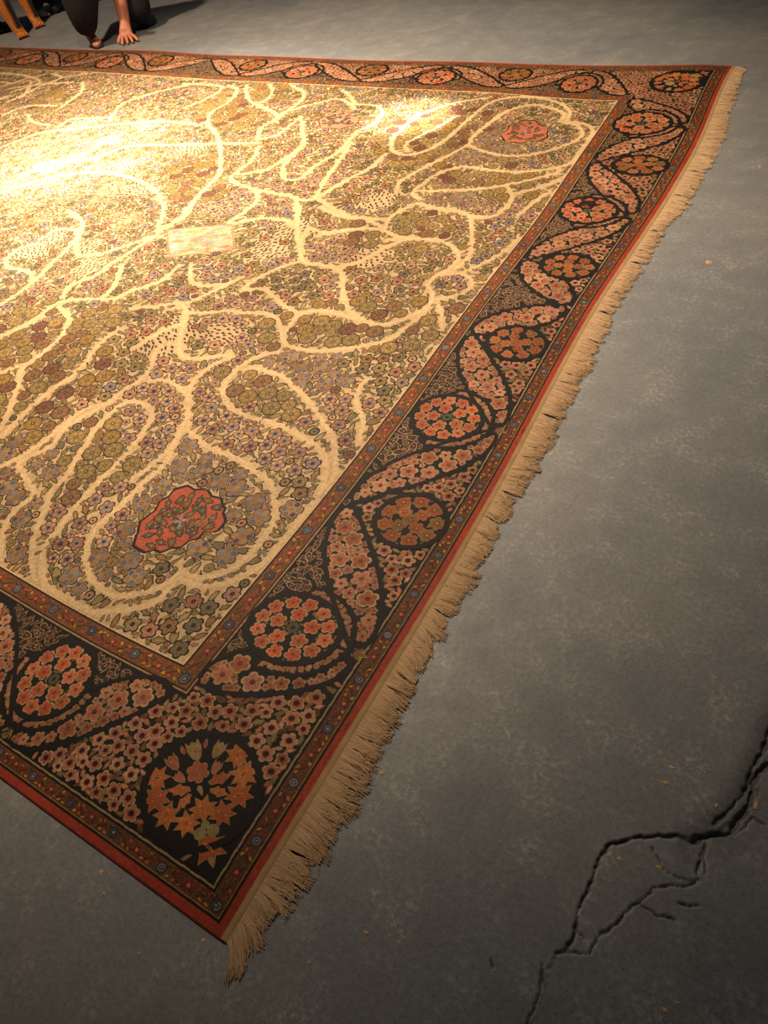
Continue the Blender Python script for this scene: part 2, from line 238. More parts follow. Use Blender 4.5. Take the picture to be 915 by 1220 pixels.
# warp on a lookup grid (fast, smooth bilinear)
_gx = np.arange(-L_-.6, .61, .2); _gy = np.arange(-.6, W_+.61, .2)
_GX, _GY = np.meshgrid(_gx, _gy, indexing='ij')
_D = (warp(np.c_[_GX.ravel(), _GY.ravel()])-np.c_[_GX.ravel(), _GY.ravel()]).reshape(len(_gx), len(_gy), 2)
def to_world(P, z=0.0):
    P = np.asarray(P, float)
    fx = np.clip((P[:, 0]-_gx[0])/.2, 0, len(_gx)-1.001); fy = np.clip((P[:, 1]-_gy[0])/.2, 0, len(_gy)-1.001)
    ix = fx.astype(int); iy = fy.astype(int); tx = (fx-ix)[:, None]; ty = (fy-iy)[:, None]
    d = _D[ix, iy]*(1-tx)*(1-ty)+_D[ix+1, iy]*tx*(1-ty)+_D[ix, iy+1]*(1-tx)*ty+_D[ix+1, iy+1]*tx*ty
    Q = P+d
    return np.c_[Q*S, lift(P)+THICK+z]
DZ = 0.00013      # relief of one woven layer over the next

class Woven:
    """collects flat woven figures of one part (pattern space) and builds them as one mesh"""
    def __init__(s): s.V = []; s.F = []; s.C = []; s.Z = []; s.n = 0; s.q = {}
    def raw(s, P, F, col, layer):
        P = np.asarray(P, float); s.V.append(P); s.F.append(np.asarray(F, int)+s.n); s.n += len(P)
        col = np.asarray(col, float)
        s.C.append(np.broadcast_to(col, (len(P), 3))); s.Z.append(np.full(len(P), layer*DZ))
    def add(s, tmpl, x, y, r, rot, col, layer):
        s.q.setdefault((tmpl, layer), []).append((x, y, r, rot, *col))
    def poly(s, pts, col, layer):
        pts = np.asarray(pts, float); c = pts.mean(0); n = len(pts)
        s.raw(np.vstack([c, pts]), [(0, i+1, (i+1) % n+1) for i in range(n)], col, layer)
    def strip(s, pts, width, col, layer, closed=False, taper=False):
        pts = np.asarray(pts, float); n = len(pts)
        if closed: t = np.roll(pts, -1, 0)-np.roll(pts, 1, 0)
        else: t = np.gradient(pts, axis=0)
        t /= np.linalg.norm(t, axis=1)[:, None]+1e-9; nr = np.c_[-t[:, 1], t[:, 0]]
        wd = np.full(n, width/2) if np.isscalar(width) else np.asarray(width)/2
        if taper: wd = wd*np.clip(np.minimum(np.arange(n), np.arange(n)[::-1])/4.0+.35, 0, 1)
        V = np.vstack([pts+nr*wd[:, None], pts-nr*wd[:, None]])
        m = n if closed else n-1; F = []
        for i in range(m):
            j = (i+1) % n; F += [(i, n+i, n+j), (i, n+j, j)]
        s.raw(V, F, col, layer)
    def flush(s):
        for (tm, layer), L in s.q.items():
            A = np.array(L); T, TF = TMPL[tm]; c, sn = np.cos(A[:, 3]), np.sin(A[:, 3])
            X = A[:, 0, None]+A[:, 2, None]*(c[:, None]*T[None, :, 0]-sn[:, None]*T[None, :, 1])
            Y = A[:, 1, None]+A[:, 2, None]*(sn[:, None]*T[None, :, 0]+c[:, None]*T[None, :, 1])
            k = len(T); P = np.stack([X, Y], -1).reshape(-1, 2)
            F = (TF[None]+(np.arange(len(A))*k)[:, None, None]).reshape(-1, 3)
            s.V.append(P); s.F.append(F+s.n); s.n += len(P)
            s.C.append(np.repeat(A[:, 4:7], k, 0)); s.Z.append(np.full(len(P), layer*DZ))
        s.q = {}
    def build(s, name, parent, base=None):
        s.flush(); V = []; F = []; C = []; n = 0
        if s.V:
            P = np.vstack(s.V); z = np.concatenate(s.Z); V.append(to_world(P, z)); F.append(np.vstack(s.F)); C.append(np.vstack(s.C)); n = len(P)
        if base is not None:
            bv, bf, bc = base; V.append(bv); F.append(bf+n); C.append(bc)
        V = np.vstack(V); F = np.vstack(F)
        a, b_, c_ = V[F[:, 0]], V[F[:, 1]], V[F[:, 2]]        # all faces look up
        nz = (b_[:, 0]-a[:, 0])*(c_[:, 1]-a[:, 1])-(b_[:, 1]-a[:, 1])*(c_[:, 0]-a[:, 0])
        F[nz < 0] = F[nz < 0][:, ::-1]
        return mesh_obj(name, V, F, PILE, parent, np.vstack(C))

def fan(pts):
    n = len(pts); return np.vstack([[0, 0], pts]), np.array([(0, i+1, (i+1) % n+1) for i in range(n)])
def lobed(k, per, depth, phase=0.0, sharp=False):
    n = k*per; a = np.arange(n)/n*2*math.pi
    if sharp: r = 1-depth+depth*np.abs(np.cos(k*a/2))**1.6
    else: r = 1-depth*(1-np.abs(np.cos(k*a/2+phase))**.7)
    return fan(np.c_[r*np.cos(a), r*np.sin(a)])
TMPL = {
 'f5': lobed(5, 4, .30), 'f6': lobed(6, 4, .26), 'f8': lobed(8, 3, .22), 'star': lobed(7, 2, .45, sharp=True), 'star5': lobed(5, 2, .5, sharp=True),
 'disc': lobed(8, 1, 0), 'disc6': lobed(6, 1, 0), 'ring': lobed(12, 1, 0),
 'leaf': fan(np.array([(1, 0), (.45, .34), (-.2, .44), (-.8, .26), (-1, 0), (-.8, -.26), (-.2, -.40), (.5, -.26)])),
 'jag': fan(np.array([(1.05, 0), (.5, .22), (.45, .5), (0, .36), (-.25, .58), (-.6, .28), (-1, .12), (-.8, -.24), (-.2, -.34), (0, -.55), (.45, -.3)])),
 'drop': fan(np.array([(1, 0), (.3, .3), (-.45, .42), (-.8, 0), (-.45, -.42), (.3, -.3)])),
 'curl': fan(np.array([(1, .25), (.4, .28), (-.2, .5), (-.75, .4), (-1, .05), (-.7, -.2), (-.1, .05), (.5, -.02)])),
 'tulip': fan(np.array([(1, .5), (.62, .28), (.9, 0), (.62, -.28), (1, -.5), (.2, -.6), (-.6, -.35), (-.9, 0), (-.6, .35), (.2, .6)])),
 'spear': fan(np.array([(1, 0), (.2, .16), (-.7, .14), (-1, 0), (-.7, -.14), (.2, -.16)])),
}
def smooth_line(pts, step=.04, closed=False):
    pts = [np.array(p, float) for p in pts]; out = []; n = len(pts)
    if closed: ext = [pts[-1]]+pts+[pts[0], pts[1]]; segs = n
    else: ext = [2*pts[0]-pts[1]]+pts+[2*pts[-1]-pts[-2]]; segs = n-1
    for i in range(segs):
        p0, p1, p2, p3 = ext[i:i+4]; L = np.linalg.norm(p2-p1); k = max(1, int(L/step))
        for j in range(k):
            t = j/k
            out.append(.5*((2*p1)+(-p0+p2)*t+(2*p0-5*p1+4*p2-p3)*t*t+(-p0+3*p1-3*p2+p3)*t**3))
    if not closed: out.append(pts[-1])
    return np.array(out)

# ---- colours (woven)
def c(*rgb): return s2l(rgb)
CREAM = c(212, 178, 132); CREAMV = c(226, 192, 142); INK = c(24, 15, 12); BLACK = c(22, 14, 12)
RUST = c(136, 76, 42); RED = c(174, 62, 38); TANL = c(196, 158, 112)
OLIVE = [c(146, 124, 74), c(158, 136, 86), c(126, 112, 66), c(146, 108, 62), c(118, 106, 74)]
FPINK = [c(186, 132, 98), c(176, 122, 88), c(196, 146, 110), c(170, 128, 104), c(162, 108, 76)]
PINKS = [c(200, 128, 96), c(190, 112, 80), c(210, 146, 112), c(182, 114, 94), c(170, 96, 64)]
ORNG = [c(200, 100, 52), c(186, 84, 42), c(208, 116, 66), c(176, 76, 44)]
BLUES = [c(96, 112, 124), c(84, 100, 116), c(118, 128, 134), c(66, 74, 94)]
BROWN = [c(110, 66, 38), c(96, 52, 34), c(124, 82, 40)]
GREYV = [c(150, 128, 118), c(160, 130, 112), c(138, 124, 120)]
MAROON = c(74, 24, 26); OUTL = c(44, 28, 17)
pick = lambda L: L[random.randrange(len(L))]

# ---- motif makers; o = Woven
def blossom(o, x, y, r, edge, fill, heart, kind='f5', lay=2, marks=True):
    a = random.random()*6.28
    o.add(kind, x, y, r, a, edge, lay); o.add(kind, x, y, r*.80, a, fill, lay+1)
    if marks:
        k = {'f5': 5, 'f6': 6, 'f8': 8}.get(kind, 5)
        for i in range(k):
            t = a+math.pi*2*i/k
            o.add('spear', x+math.cos(t)*r*.5, y+math.sin(t)*r*.5, r*.20, t, fill*.55, lay+2)
    o.add('disc6', x, y, r*.27, a, heart, lay+3)
def rosette(o, x, y, r):
    f = pick([c(142, 110, 54), c(134, 110, 64), c(126, 90, 56), c(152, 122, 68), c(140, 116, 66), c(112, 72, 50)])
    a = random.random()*6.28
    o.add('f8', x, y, r, a, OUTL, 2); o.add('f8', x, y, r*.88, a, f, 3)
    for i in range(6):
        t = a+math.pi*2*i/6; o.add('drop', x+math.cos(t)*r*.5, y+math.sin(t)*r*.5, r*.23, t, f*1.6+.01, 4)
    o.add('disc6', x, y, r*.22, a, OUTL, 5); o.add('disc6', x, y, r*.12, a, f*1.7, 6)
def bluepink(o, x, y, r):
    a = random.random()*6.28; p = pick(FPINK)
    o.add('f5', x, y, r, a, OUTL, 2); o.add('f5', x, y, r*.83, a, p, 3)
    o.add('star5', x, y, r*.55, a+.6, pick(BLUES), 4)
    for i in range(5):
        t = a+math.pi*2*i/5; o.add('drop', x+math.cos(t)*r*.62, y+math.sin(t)*r*.62, r*.17, t, p*1.45, 5)
    o.add('disc6', x, y, r*.2, a, MAROON if random.random() < .6 else OUTL, 5)
def mauve(o, x, y, r):
    a = random.random()*6.28
    o.add('f6', x, y, r, a, OUTL*2, 2); o.add('f6', x, y, r*.88, a, pick(FPINK)*.85, 3)
    for i in range(6):
        t = a+math.pi*2*i/6
        o.add('disc6', x+math.cos(t)*r*.55, y+math.sin(t)*r*.55, r*.24, t, pick(BLUES if i % 2 else OLIVE), 4)
    o.add('disc6', x, y, r*.22, a, pick(OLIVE), 5)
def leaf(o, x, y, r, a, cols=OLIVE, kind=None, out=OUTL):
    k = kind or pick(['leaf', 'leaf', 'jag', 'jag', 'tulip', 'curl'])
    f = pick(cols)
    o.add(k, x, y, r, a, out, 2); o.add(k, x-math.cos(a)*r*.03, y-math.sin(a)*r*.03, r*.77, a, f, 3)
    if k in ('leaf', 'jag'): o.add('spear', x, y, r*.46, a, f*1.55+.008, 4)
def bud(o, x, y, r):
    a = random.random()*6.28; f = pick(FPINK+OLIVE)
    o.add('disc', x, y, r, a, OUTL, 2); o.add('disc', x, y, r*.7, a, f, 3); o.add('disc6', x, y, r*.25, a, OUTL, 4)

# ---- occupancy raster over the rug (0.0125 unit cells)
RES = 0.0125
NX, NY = int(L_/RES)+2, int(W_/RES)+2
OCC = np.zeros((NX, NY), bool)
_disc = {}
def disc_mask(r):
    k = int(round(r/RES))
    if k not in _disc:
        g = np.arange(-k, k+1); _disc[k] = (g[:, None]**2+g[None]**2) <= (k+.3)**2
    return k, _disc[k]
def stamp(x, y, r, G=OCC):
    k, m = disc_mask(r); i = int((x+L_)/RES); j = int(y/RES)
    a, b_, e, f = i-k, i+k+1, j-k, j+k+1
    if a < 0 or e < 0 or b_ > NX or f > NY: return
    G[a:b_, e:f] |= m
def free(x, y, r, G=OCC):
    k, m = disc_mask(r); i = int((x+L_)/RES); j = int(y/RES)
    a, b_, e, f = i-k, i+k+1, j-k, j+k+1
    if a < 0 or e < 0 or b_ > NX or f > NY: return False
    return not (G[a:b_, e:f] & m).any()
def stamp_line(P, r, G=OCC):
    for q in P: stamp(q[0], q[1], r, G)
def inside(pts, X, Y):
    pts = np.asarray(pts); r = np.zeros(X.shape, bool); n = len(pts)
    for i in range(n):
        (x1, y1), (x2, y2) = pts[i], pts[(i+1) % n]
        if y1 == y2: continue
        k = ((y1 > Y) != (y2 > Y)) & (X < (x2-x1)*(Y-y1)/(y2-y1)+x1); r ^= k
    return r
xs = (np.arange(NX)+.5)*RES-L_; ys = (np.arange(NY)+.5)*RES
edge_d = np.minimum(np.minimum(-xs, xs+L_)[:, None], np.minimum(ys, W_-ys)[None, :])   # distance in from the rug's edge

# ------------------------------------------------------------------ the rug
rug = empty('persian_rug')
tag(rug, 'large oriental rug with a cream floral field, black floral border, red edge and fringe', 'rug')
_lx = sorted(set(np.round(np.concatenate([np.arange(-L_, 0.001, .06), [-L_, 0], [-g for g in (G2, G3, G4, G5)], [-L_+g for g in (G2, G3, G4, G5)]]), 4)))
_ly = sorted(set(np.round(np.concatenate([np.arange(0, W_, .06), [W_], [g for g in (G2, G3, G4, G5)], [W_-g for g in (G2, G3, G4, G5)]]), 4)))
_lx = np.array(_lx); _ly = np.array(_ly)
def ring_base(d0, d1, col, skirt=False):
    cxx = (_lx[:-1]+_lx[1:])/2; cyy = (_ly[:-1]+_ly[1:])/2
    d = np.minimum(np.minimum(-cxx, cxx+L_)[:, None], np.minimum(cyy, W_-cyy)[None, :])
    I, J = np.nonzero((d > d0) & (d < d1)); ny = len(_ly)
    q = np.stack([I*ny+J, (I+1)*ny+J, (I+1)*ny+J+1, I*ny+J+1], 1)
    u, inv = np.unique(q, return_inverse=True); q = inv.reshape(q.shape)
    P = np.c_[_lx[u//ny], _ly[u % ny]]; V = to_world(P); F = np.vstack([q[:, [0, 1, 2]], q[:, [0, 2, 3]]])
    C = np.broadcast_to(col, (len(V), 3)).copy()
    if skirt:
        loop = [(x, 0) for x in _lx]+[(0, y) for y in _ly[1:]]+[(x, W_) for x in _lx[::-1][1:]]+[(-L_, y) for y in _ly[::-1][1:-1]]
        T = to_world(np.array(loop, float)); B = T.copy(); B[:, 2] = .0008; ctr = np.array([-L_/2*S, W_/2*S])
        M_ = T.copy(); M_[:, 2] = (T[:, 2]+B[:, 2])/2
        nrm = np.array([((0 if -L_ < x < 0 else (1 if x >= 0 else -1)), (0 if 0 < y < W_ else (1 if y >= W_ else -1))) for x, y in loop], float)
        M_[:, :2] += nrm*.0022
        n = len(T); o0 = len(V); V = np.vstack([V, T, M_, B]); C = np.vstack([C, np.broadcast_to(col*.8, (3*n, 3))]); f = []
        for i in range(n):
            j = (i+1) % n
            for k in (0, 1):
                a, b_, c_, d_ = o0+k*n+i, o0+k*n+j, o0+(k+1)*n+j, o0+(k+1)*n+i
                f += [(a, d_, c_), (a, c_, b_)]
        F = np.vstack([F, f])
    return V, F, C
def frame_loop(g, step=.09):
    a = np.arange(-L_+g, -g, step); b_ = np.arange(g, W_-g, step)
    return a, b_
def ring_line(o, g, width, col, layer):
    for p, q in (((-L_+g, g), (-g, g)), ((-g, g), (-g, W_-g)), ((-g, W_-g), (-L_+g, W_-g)), ((-L_+g, W_-g), (-L_+g, g))):
        p, q = np.array(p, float), np.array(q, float); d = q-p; n = max(2, int(np.linalg.norm(d)/.09)); u = d/np.linalg.norm(d)
        t = np.linspace(0, 1, n+1)[:, None]; P = (p-u*width/2)+(d+u*width)*t
        o.strip(P, width, col, layer)

# ---- red edge band
o = Woven()
for k in range(260):
    y = random.uniform(.03, W_-.03); o.add('spear', -.02, y, .03, 1.57, RED*random.uniform(.8, 1.2), 1)
edge_part = o.build('edge_band', rug, ring_base(0, G2, RED, skirt=True))

# ---- guard borders
def guard(g0, g1, pitch, name, ground):
    o = Woven(); mid = (g0+g1)/2; hw = (g1-g0)/2
    sides = [('y', 0), ('y', 1), ('x', 0), ('x', 1)]
    for ax, sd in sides:
        a0 = mid; a1 = (W_ if ax == 'y' else L_)-mid; n = int(round((a1-a0)/pitch)); p = (a1-a0)/n
        for i in range(n+1):
            def pt(s, t):     # s along the side, t across from the outer edge
                if ax == 'y': return (-t, s) if sd == 0 else (-L_+t, s)
                return (-s, t) if sd == 0 else (-s, W_-t)
            along = 1.5708 if ax == 'y' else 0
            s = a0+i*p
            if i < n or ax == 'y':
                x, y = pt(s, mid+hw*.08*random.uniform(-1, 1))
                if i % 2 == 0:
                    o.add('f8', x, y, hw*.74, s, c(40, 44, 48), 2); o.add('f8', x, y, hw*.58, s, pick(BLUES), 3); o.add('disc6', x, y, hw*.28, s, c(40, 34, 34), 4); o.add('disc6', x, y, hw*.16, 0, pick(PINKS)*1.2, 5)
                else:
                    o.add('f5', x, y, hw*.46, s, OUTL, 2); o.add('f5', x, y, hw*.36, s, c(196, 70, 48), 3); o.add('disc6', x, y, hw*.13, s, c(220, 170, 90), 4)
            if i < n:
                for u in np.arange(.04, .98, .075):
                    for v in (-.85, -.3, .3, .85):
                        x, y = pt(s+p*(u+random.uniform(-.03, .03)), mid+hw*v); og_f = pick([c(120, 84, 40), c(96, 60, 36), c(176, 100, 56), c(88, 80, 50), c(110, 44, 30)])
                        o.add(pick(['leaf', 'curl', 'drop']), x, y, hw*.17, random.random()*6.28, og_f, 1)
                for u, v in ((.33, .45), (.5, -.5), (.67, .4), (.28, -.55), (.72, -.5), (.5, .6)):
                    x, y = pt(s+p*u, mid+hw*v)
                    a = along+random.uniform(-.9, .9)
                    f = pick([c(186, 96, 44), c(112, 92, 44), c(88, 84, 48), c(204, 130, 60), c(146, 60, 40), c(200, 150, 40)])
                    k = pick(['leaf', 'jag', 'tulip'])
                    o.add(k, x, y, hw*.46, a, ground*.35, 2); o.add(k, x, y, hw*.35, a, f, 3)
                a = [pt(s+p*q, mid+hw*.5*math.sin(q*6.28+i*3.14)) for q in np.linspace(0, 1, 9)]
                o.strip(a, .010, ground*.3, 1)
    return o, name
og, _ = guard(G2+.012, G3-.02, .155, 'guard_border', RUST)
ring_line(og, G2+.005, .012, BLACK, 2)
ring_line(og, G2+.013, .006, c(150, 120, 60), 2)
outer_guard = og.build('guard_border', rug, ring_base(G2, G3, c(112, 60, 34)))
tag(outer_guard, 'narrow outer stripe of rust red with small flowers')
og, _ = guard(G4+.016, G5-.02, .20, 'guard_border', RUST)
ring_line(og, G5-.012, .014, BLACK, 2); ring_line(og, G5-.002, .010, CREAMV, 3)
inner_guard = og.build('guard_border', rug, ring_base(G4, G5, c(138, 78, 42)))
tag(inner_guard, 'wider inner stripe of orange rust with blue flowers')

# ---- main border
border = Woven()
ring_line(border, G3+.006, .012, BLACK, 3); ring_line(border, G3-.004, .012, c(164, 140, 96), 3); ring_line(border, G3-.014, .012, BLACK, 3)
ring_line(border, G4+.000, .012, c(176, 140, 90), 3); ring_line(border, G4+.010, .010, BLACK, 4); ring_line(border, G4-.012, .012, BLACK, 4)
# circles: (x, y, rx, ry, kind)
FR = [(1.46, .575, 'L', .272, .232), (2.435, .36, 'S', .222, .218), (3.39, .562, 'L', .262, .236), (4.352, .405, 'S', .236, .210), (5.50, .40, 'S', .240, .200),
      (6.498, .571, 'L', .268, .258), (7.49, .37, 'S', .240, .212), (8.46, .586, 'L', .288, .285)]
def side_pts(side):   # maps (s along, t across) to pattern coords
    return {'fringe': lambda s, t: (-t, s), 'back': lambda s, t: (-L_+t, s),
            'near': lambda s, t: (-s, t), 'far': lambda s, t: (-s, W_-t)}[side]
LONG = []
s_ = 1.69; kind = 'L'; half = L_/2
while s_ < half-.4:
    LONG.append((s_, .572 if kind == 'L' else .385, kind, .268 if kind == 'L' else .225, .25 if kind == 'L' else .21)); s_ += 1.04 if kind == 'L' else 1.07; kind = 'S' if kind == 'L' else 'L'
LONG = LONG+[(L_-a, t, k, r1, r2) for a, t, k, r1, r2 in LONG[::-1]]
CIRC = []
for sd, T_ in (('fringe', FR), ('back', FR), ('near', LONG), ('far', LONG)):
    f = side_pts(sd)
    for s, t, k, ra, rb in T_:
        x, y = f(s, t)
        if sd in ('near', 'far'): CIRC.append((x, y, rb+.01, ra*.96, k))
        else: CIRC.append((x, y, ra, rb, k))
for x, y in ((-.46, .47), (-.46, W_-.47), (-L_+.46, .47), (-L_+.46, W_-.47)): CIRC.append((x, y, .285, .285, 'C'))
BO = np.ones((NX, NY), bool); BO[(edge_d > G3+.012) & (edge_d < G4-.018)] = False      # occupied outside the border
ZONE = np.zeros((NX, NY), np.int8)                                                   # 0 outer, 1 inner netting, 2 band
# band paths
def key_path(T_, length):
    K = [(.93, .82)]
    for i, (s, t, k, ra, rb) in enumerate(T_):
        K.append((s, .205 if k == 'L' else .775))
        if i+1 < len(T_) and k == T_[i+1][2]: K.append(((s+T_[i+1][0])/2, .23 if k == 'S' else .775))
    K.append((length-.93, .82)); return K
BANDS = []
for sd, T_, ln in (('fringe', FR, W_), ('back', FR, W_), ('near', LONG, L_), ('far', LONG, L_)):
    f = side_pts(sd); K = key_path(T_, ln)
    for (s0, t0), (s1, t1) in zip(K[:-1], K[1:]):
        if abs(t1-t0) < .05: continue
        d = s1-s0; U = np.linspace(0, 1, 22)
        def curve(off, f=f, s0=s0, t0=t0, t1=t1, d=d):
            P = []
            for u in U:
                e = (3*u*u-2*u**3); hwid = .165*math.sin(math.pi*u)**.55
                tt = t0+(t1-t0)*e; slope = (t1-t0)*6*u*(1-u)/d; n = math.hypot(1, slope)
                P.append(f(s0+d*u-off*hwid*slope/n*1.0, tt+off*hwid/n*.8))
            return np.array(P)
        A, B = curve(1), curve(-1); BANDS.append((A, B))
vine_part = Woven()
def mask_poly(pts, val):
    pts = np.asarray(pts); x0, y0 = pts.min(0); x1, y1 = pts.max(0)
    i0, i1 = max(0, int((x0+L_)/RES)-1), min(NX, int((x1+L_)/RES)+2); j0, j1 = max(0, int(y0/RES)-1), min(NY, int(y1/RES)+2)
    X, Y = np.meshgrid(xs[i0:i1], ys[j0:j1], indexing='ij'); m = inside(pts, X, Y); ZONE[i0:i1, j0:j1][m] = val
# inner zone: cells whose distance-in is more than the band centre: polygons between band and inner edge
for sd, T_, ln in (('fringe', FR, W_), ('back', FR, W_), ('near', LONG, L_), ('far', LONG, L_)):
    f = side_pts(sd); K = key_path(T_, ln)
    for i, (s0, t0) in enumerate(K):
        if t0 < .3:      # outer pinch (a large circle): netting fills the bay up to the inner edge
            a = K[i-1]; b_ = K[i+1]; P = []
            for (sa, ta), (sb, tb) in ((a, (s0, t0)), ((s0, t0), b_)):
                for u in np.linspace(0, 1, 12): e = 3*u*u-2*u**3; P.append(f(sa+(sb-sa)*u, ta+(tb-ta)*e))
            P.append(f(b_[0], .87)); P.append(f(a[0], .87)); mask_poly(P, 1)
for A, B in BANDS:
    mask_poly(np.vstack([A, B[::-1]]), 2)
VW = .030
for A, B in BANDS:
    for P in (A, B):
        vine_part.strip(smooth_line(P, .03), VW, BLACK, 4, taper=True); stamp_line(smooth_line(P, .02), VW*.5, BO)
th = np.linspace(0, 2*math.pi, 49)[:-1]
for x, y, rx, ry, k in CIRC:
    P = np.c_[x+rx*np.cos(th), y+ry*np.sin(th)]
    if k == 'L':     # second arc round the outer half of a large circle
        nx, ny = (-1, 0) if x < -L_+1 else (1, 0)
        if 1 < -x < L_-1: nx, ny = (0, -1) if y < W_/2 else (0, 1)
        a0 = math.atan2(ny, nx); t = np.linspace(a0-1.75, a0+1.75, 26)
        Q = np.c_[x+(rx+.075)*np.cos(t), y+(ry+.07)*np.sin(t)]
        vine_part.strip(Q, .026, BLACK, 4, taper=True); stamp_line(smooth_line(Q, .02), .017, BO)
        Q2 = np.c_[x+(rx+.036)*np.cos(t), y+(ry+.034)*np.sin(t)]
        for q in Q2[1:-1]:
            border.add('jag', q[0], q[1], .036, random.random()*6.28, c(160, 120, 80), 2); border.add('drop', q[0], q[1], .022, random.random()*6, pick(PINKS)*.8, 3)
        stamp_line(Q2, .02, BO)
        # calyx where the arcs meet the outer edge
        cx_, cy_ = x+nx*(rx+.11), y+ny*(ry+.10)
        for da in (-.75, 0, .75):
            a = a0+da; border.add('drop', cx_+.03*math.cos(a), cy_+.03*math.sin(a), .052, a, c(176, 138, 88), 3); border.add('drop', cx_+.03*math.cos(a), cy_+.03*math.sin(a), .034, a, c(128, 92, 48), 4)
        stamp(cx_, cy_, .06, BO)
    i0, i1 = int((x-rx*1.1+L_)/RES), int((x+rx*1.1+L_)/RES)+1; j0, j1 = int((y-ry*1.1)/RES), int((y+ry*1.1)/RES)+1
    X, Y = np.meshgrid(xs[i0:i1], ys[j0:j1], indexing='ij')
    BO[i0:i1, j0:j1] |= ((X-x)/(rx+.02))**2+((Y-y)/(ry+.02))**2 < 1

for sx_ in (0, 1):
    for sy_ in (0, 1):
        for u in np.arange(0, .36, .02):
            d_ = u*.7071; q_ = (-.46+d_, .47-d_); stamp((q_[0] if sx_ == 0 else -L_-q_[0]), (q_[1] if sy_ == 0 else W_-q_[1]), max(.03, .21-u*.45), BO)
def throw(G, sizes, place, region, test=.74, mark=.84, small=None):
    """largest first on a shuffled jittered lattice; place(x, y, r) draws; sizes: (radius, lattice pitch / radius)"""
    x0, x1, y0, y1 = region
    for r, pf in sizes:
        p = r*pf; X, Y = np.meshgrid(np.arange(x0, x1, p), np.arange(y0, y1, p), indexing='ij')
        X = (X+RNG.uniform(-.5, .5, X.shape)*p).ravel(); Y = (Y+RNG.uniform(-.5, .5, Y.shape)*p).ravel()
        gi = np.clip(((X+L_)/RES).astype(int), 0, NX-1); gj = np.clip((Y/RES).astype(int), 0, NY-1); ok = ~G[gi, gj]
        if small is not None and r < small: ok &= ~((Y < 1.66+(-X-3.54)*.826-.5) | (X < -14.6))
        X, Y = X[ok], Y[ok]; o_ = RNG.permutation(len(X))
        for x, y in zip(X[o_].tolist(), Y[o_].tolist()):
            sm = .70 if r < .024 else (.82 if r < .035 else 1.0)
            if free(x, y, r*test*sm, G) and place(x, y, r) is not False: stamp(x, y, r*mark*sm, G)
def border_place(x, y, r):
    z = ZONE[int((x+L_)/RES), int(y/RES)]
    if z == 0 and r > .045: return False
    if z == 1 and r > .034: return False
    r *= 1.12
    if z != 1 and r > .03: border.add('disc', x, y, r*1.12, 0, BLACK, 1)
    if r < .024:
        a = random.random()*6.28; border.add(pick(['leaf', 'drop', 'curl']), x, y, r*1.35, a, pick([c(160, 116, 74), c(128, 104, 60), c(150, 92, 62), c(118, 78, 48)]), 2)
        if r > .015: border.add('drop', x, y, r*.6, a, pick(PINKS+BROWN)*.6, 3)
        return True
    if z == 2:
        if r > .040: blossom(border, x, y, r, TANL*random.uniform(.75, 1.05), pick(PINKS), pick(BROWN), pick(['f5', 'f5', 'f6']), 2)
        else: blossom(border, x, y, r, TANL*.8, pick(PINKS)*.85, BROWN[0], 'f5', 2, marks=False)
    elif z == 0:
        if r > .033:
            blossom(border, x, y, r, TANL*random.uniform(.8, 1.1), pick(PINKS)*.95, INK, 'f5', 2, marks=False)
            border.add('disc6', x, y, r*.42, 0, c(120, 40, 28), 4)
        else: leaf(border, x, y, r*1.3, random.random()*6.28, PINKS+BROWN+OLIVE, pick(['leaf', 'jag', 'drop']), c(128, 92, 58))
    else:
        a = random.random()*6.28; k = pick(['leaf', 'curl', 'drop', 'tulip'])
        border.add(k, x, y, r*1.35, a, TANL*.72, 2); border.add(k, x, y, r*.98, a, c(58, 34, 24), 3); border.add('drop', x, y, r*.42, a, pick(PINKS+BROWN)*.8, 4)
strips_ = [(-G4, -G3, G3, W_-G3), (-L_+G3, -L_+G4, G3, W_-G3), (-L_+G4, -G4, G3, G4), (-L_+G4, -G4, W_-G4, W_-G3)]
for R in strips_:
    ar = (R[1]-R[0])*(R[3]-R[2])
    throw(BO, [(.060, .5), (.052, .5), (.042, .5), (.034, .5), (.027, .5), (.022, .5), (.018, .6), (.014, .7)], border_place, R, .88, .97, .03)
main_border = border.build('main_border', rug, ring_base(G3, G4, BLACK))
tag(main_border, 'broad black border band filled with small pink and tan flowers')
vp = vine_part.build('border_vine', main_border)
vp['label'] = 'black winding vines of the border'

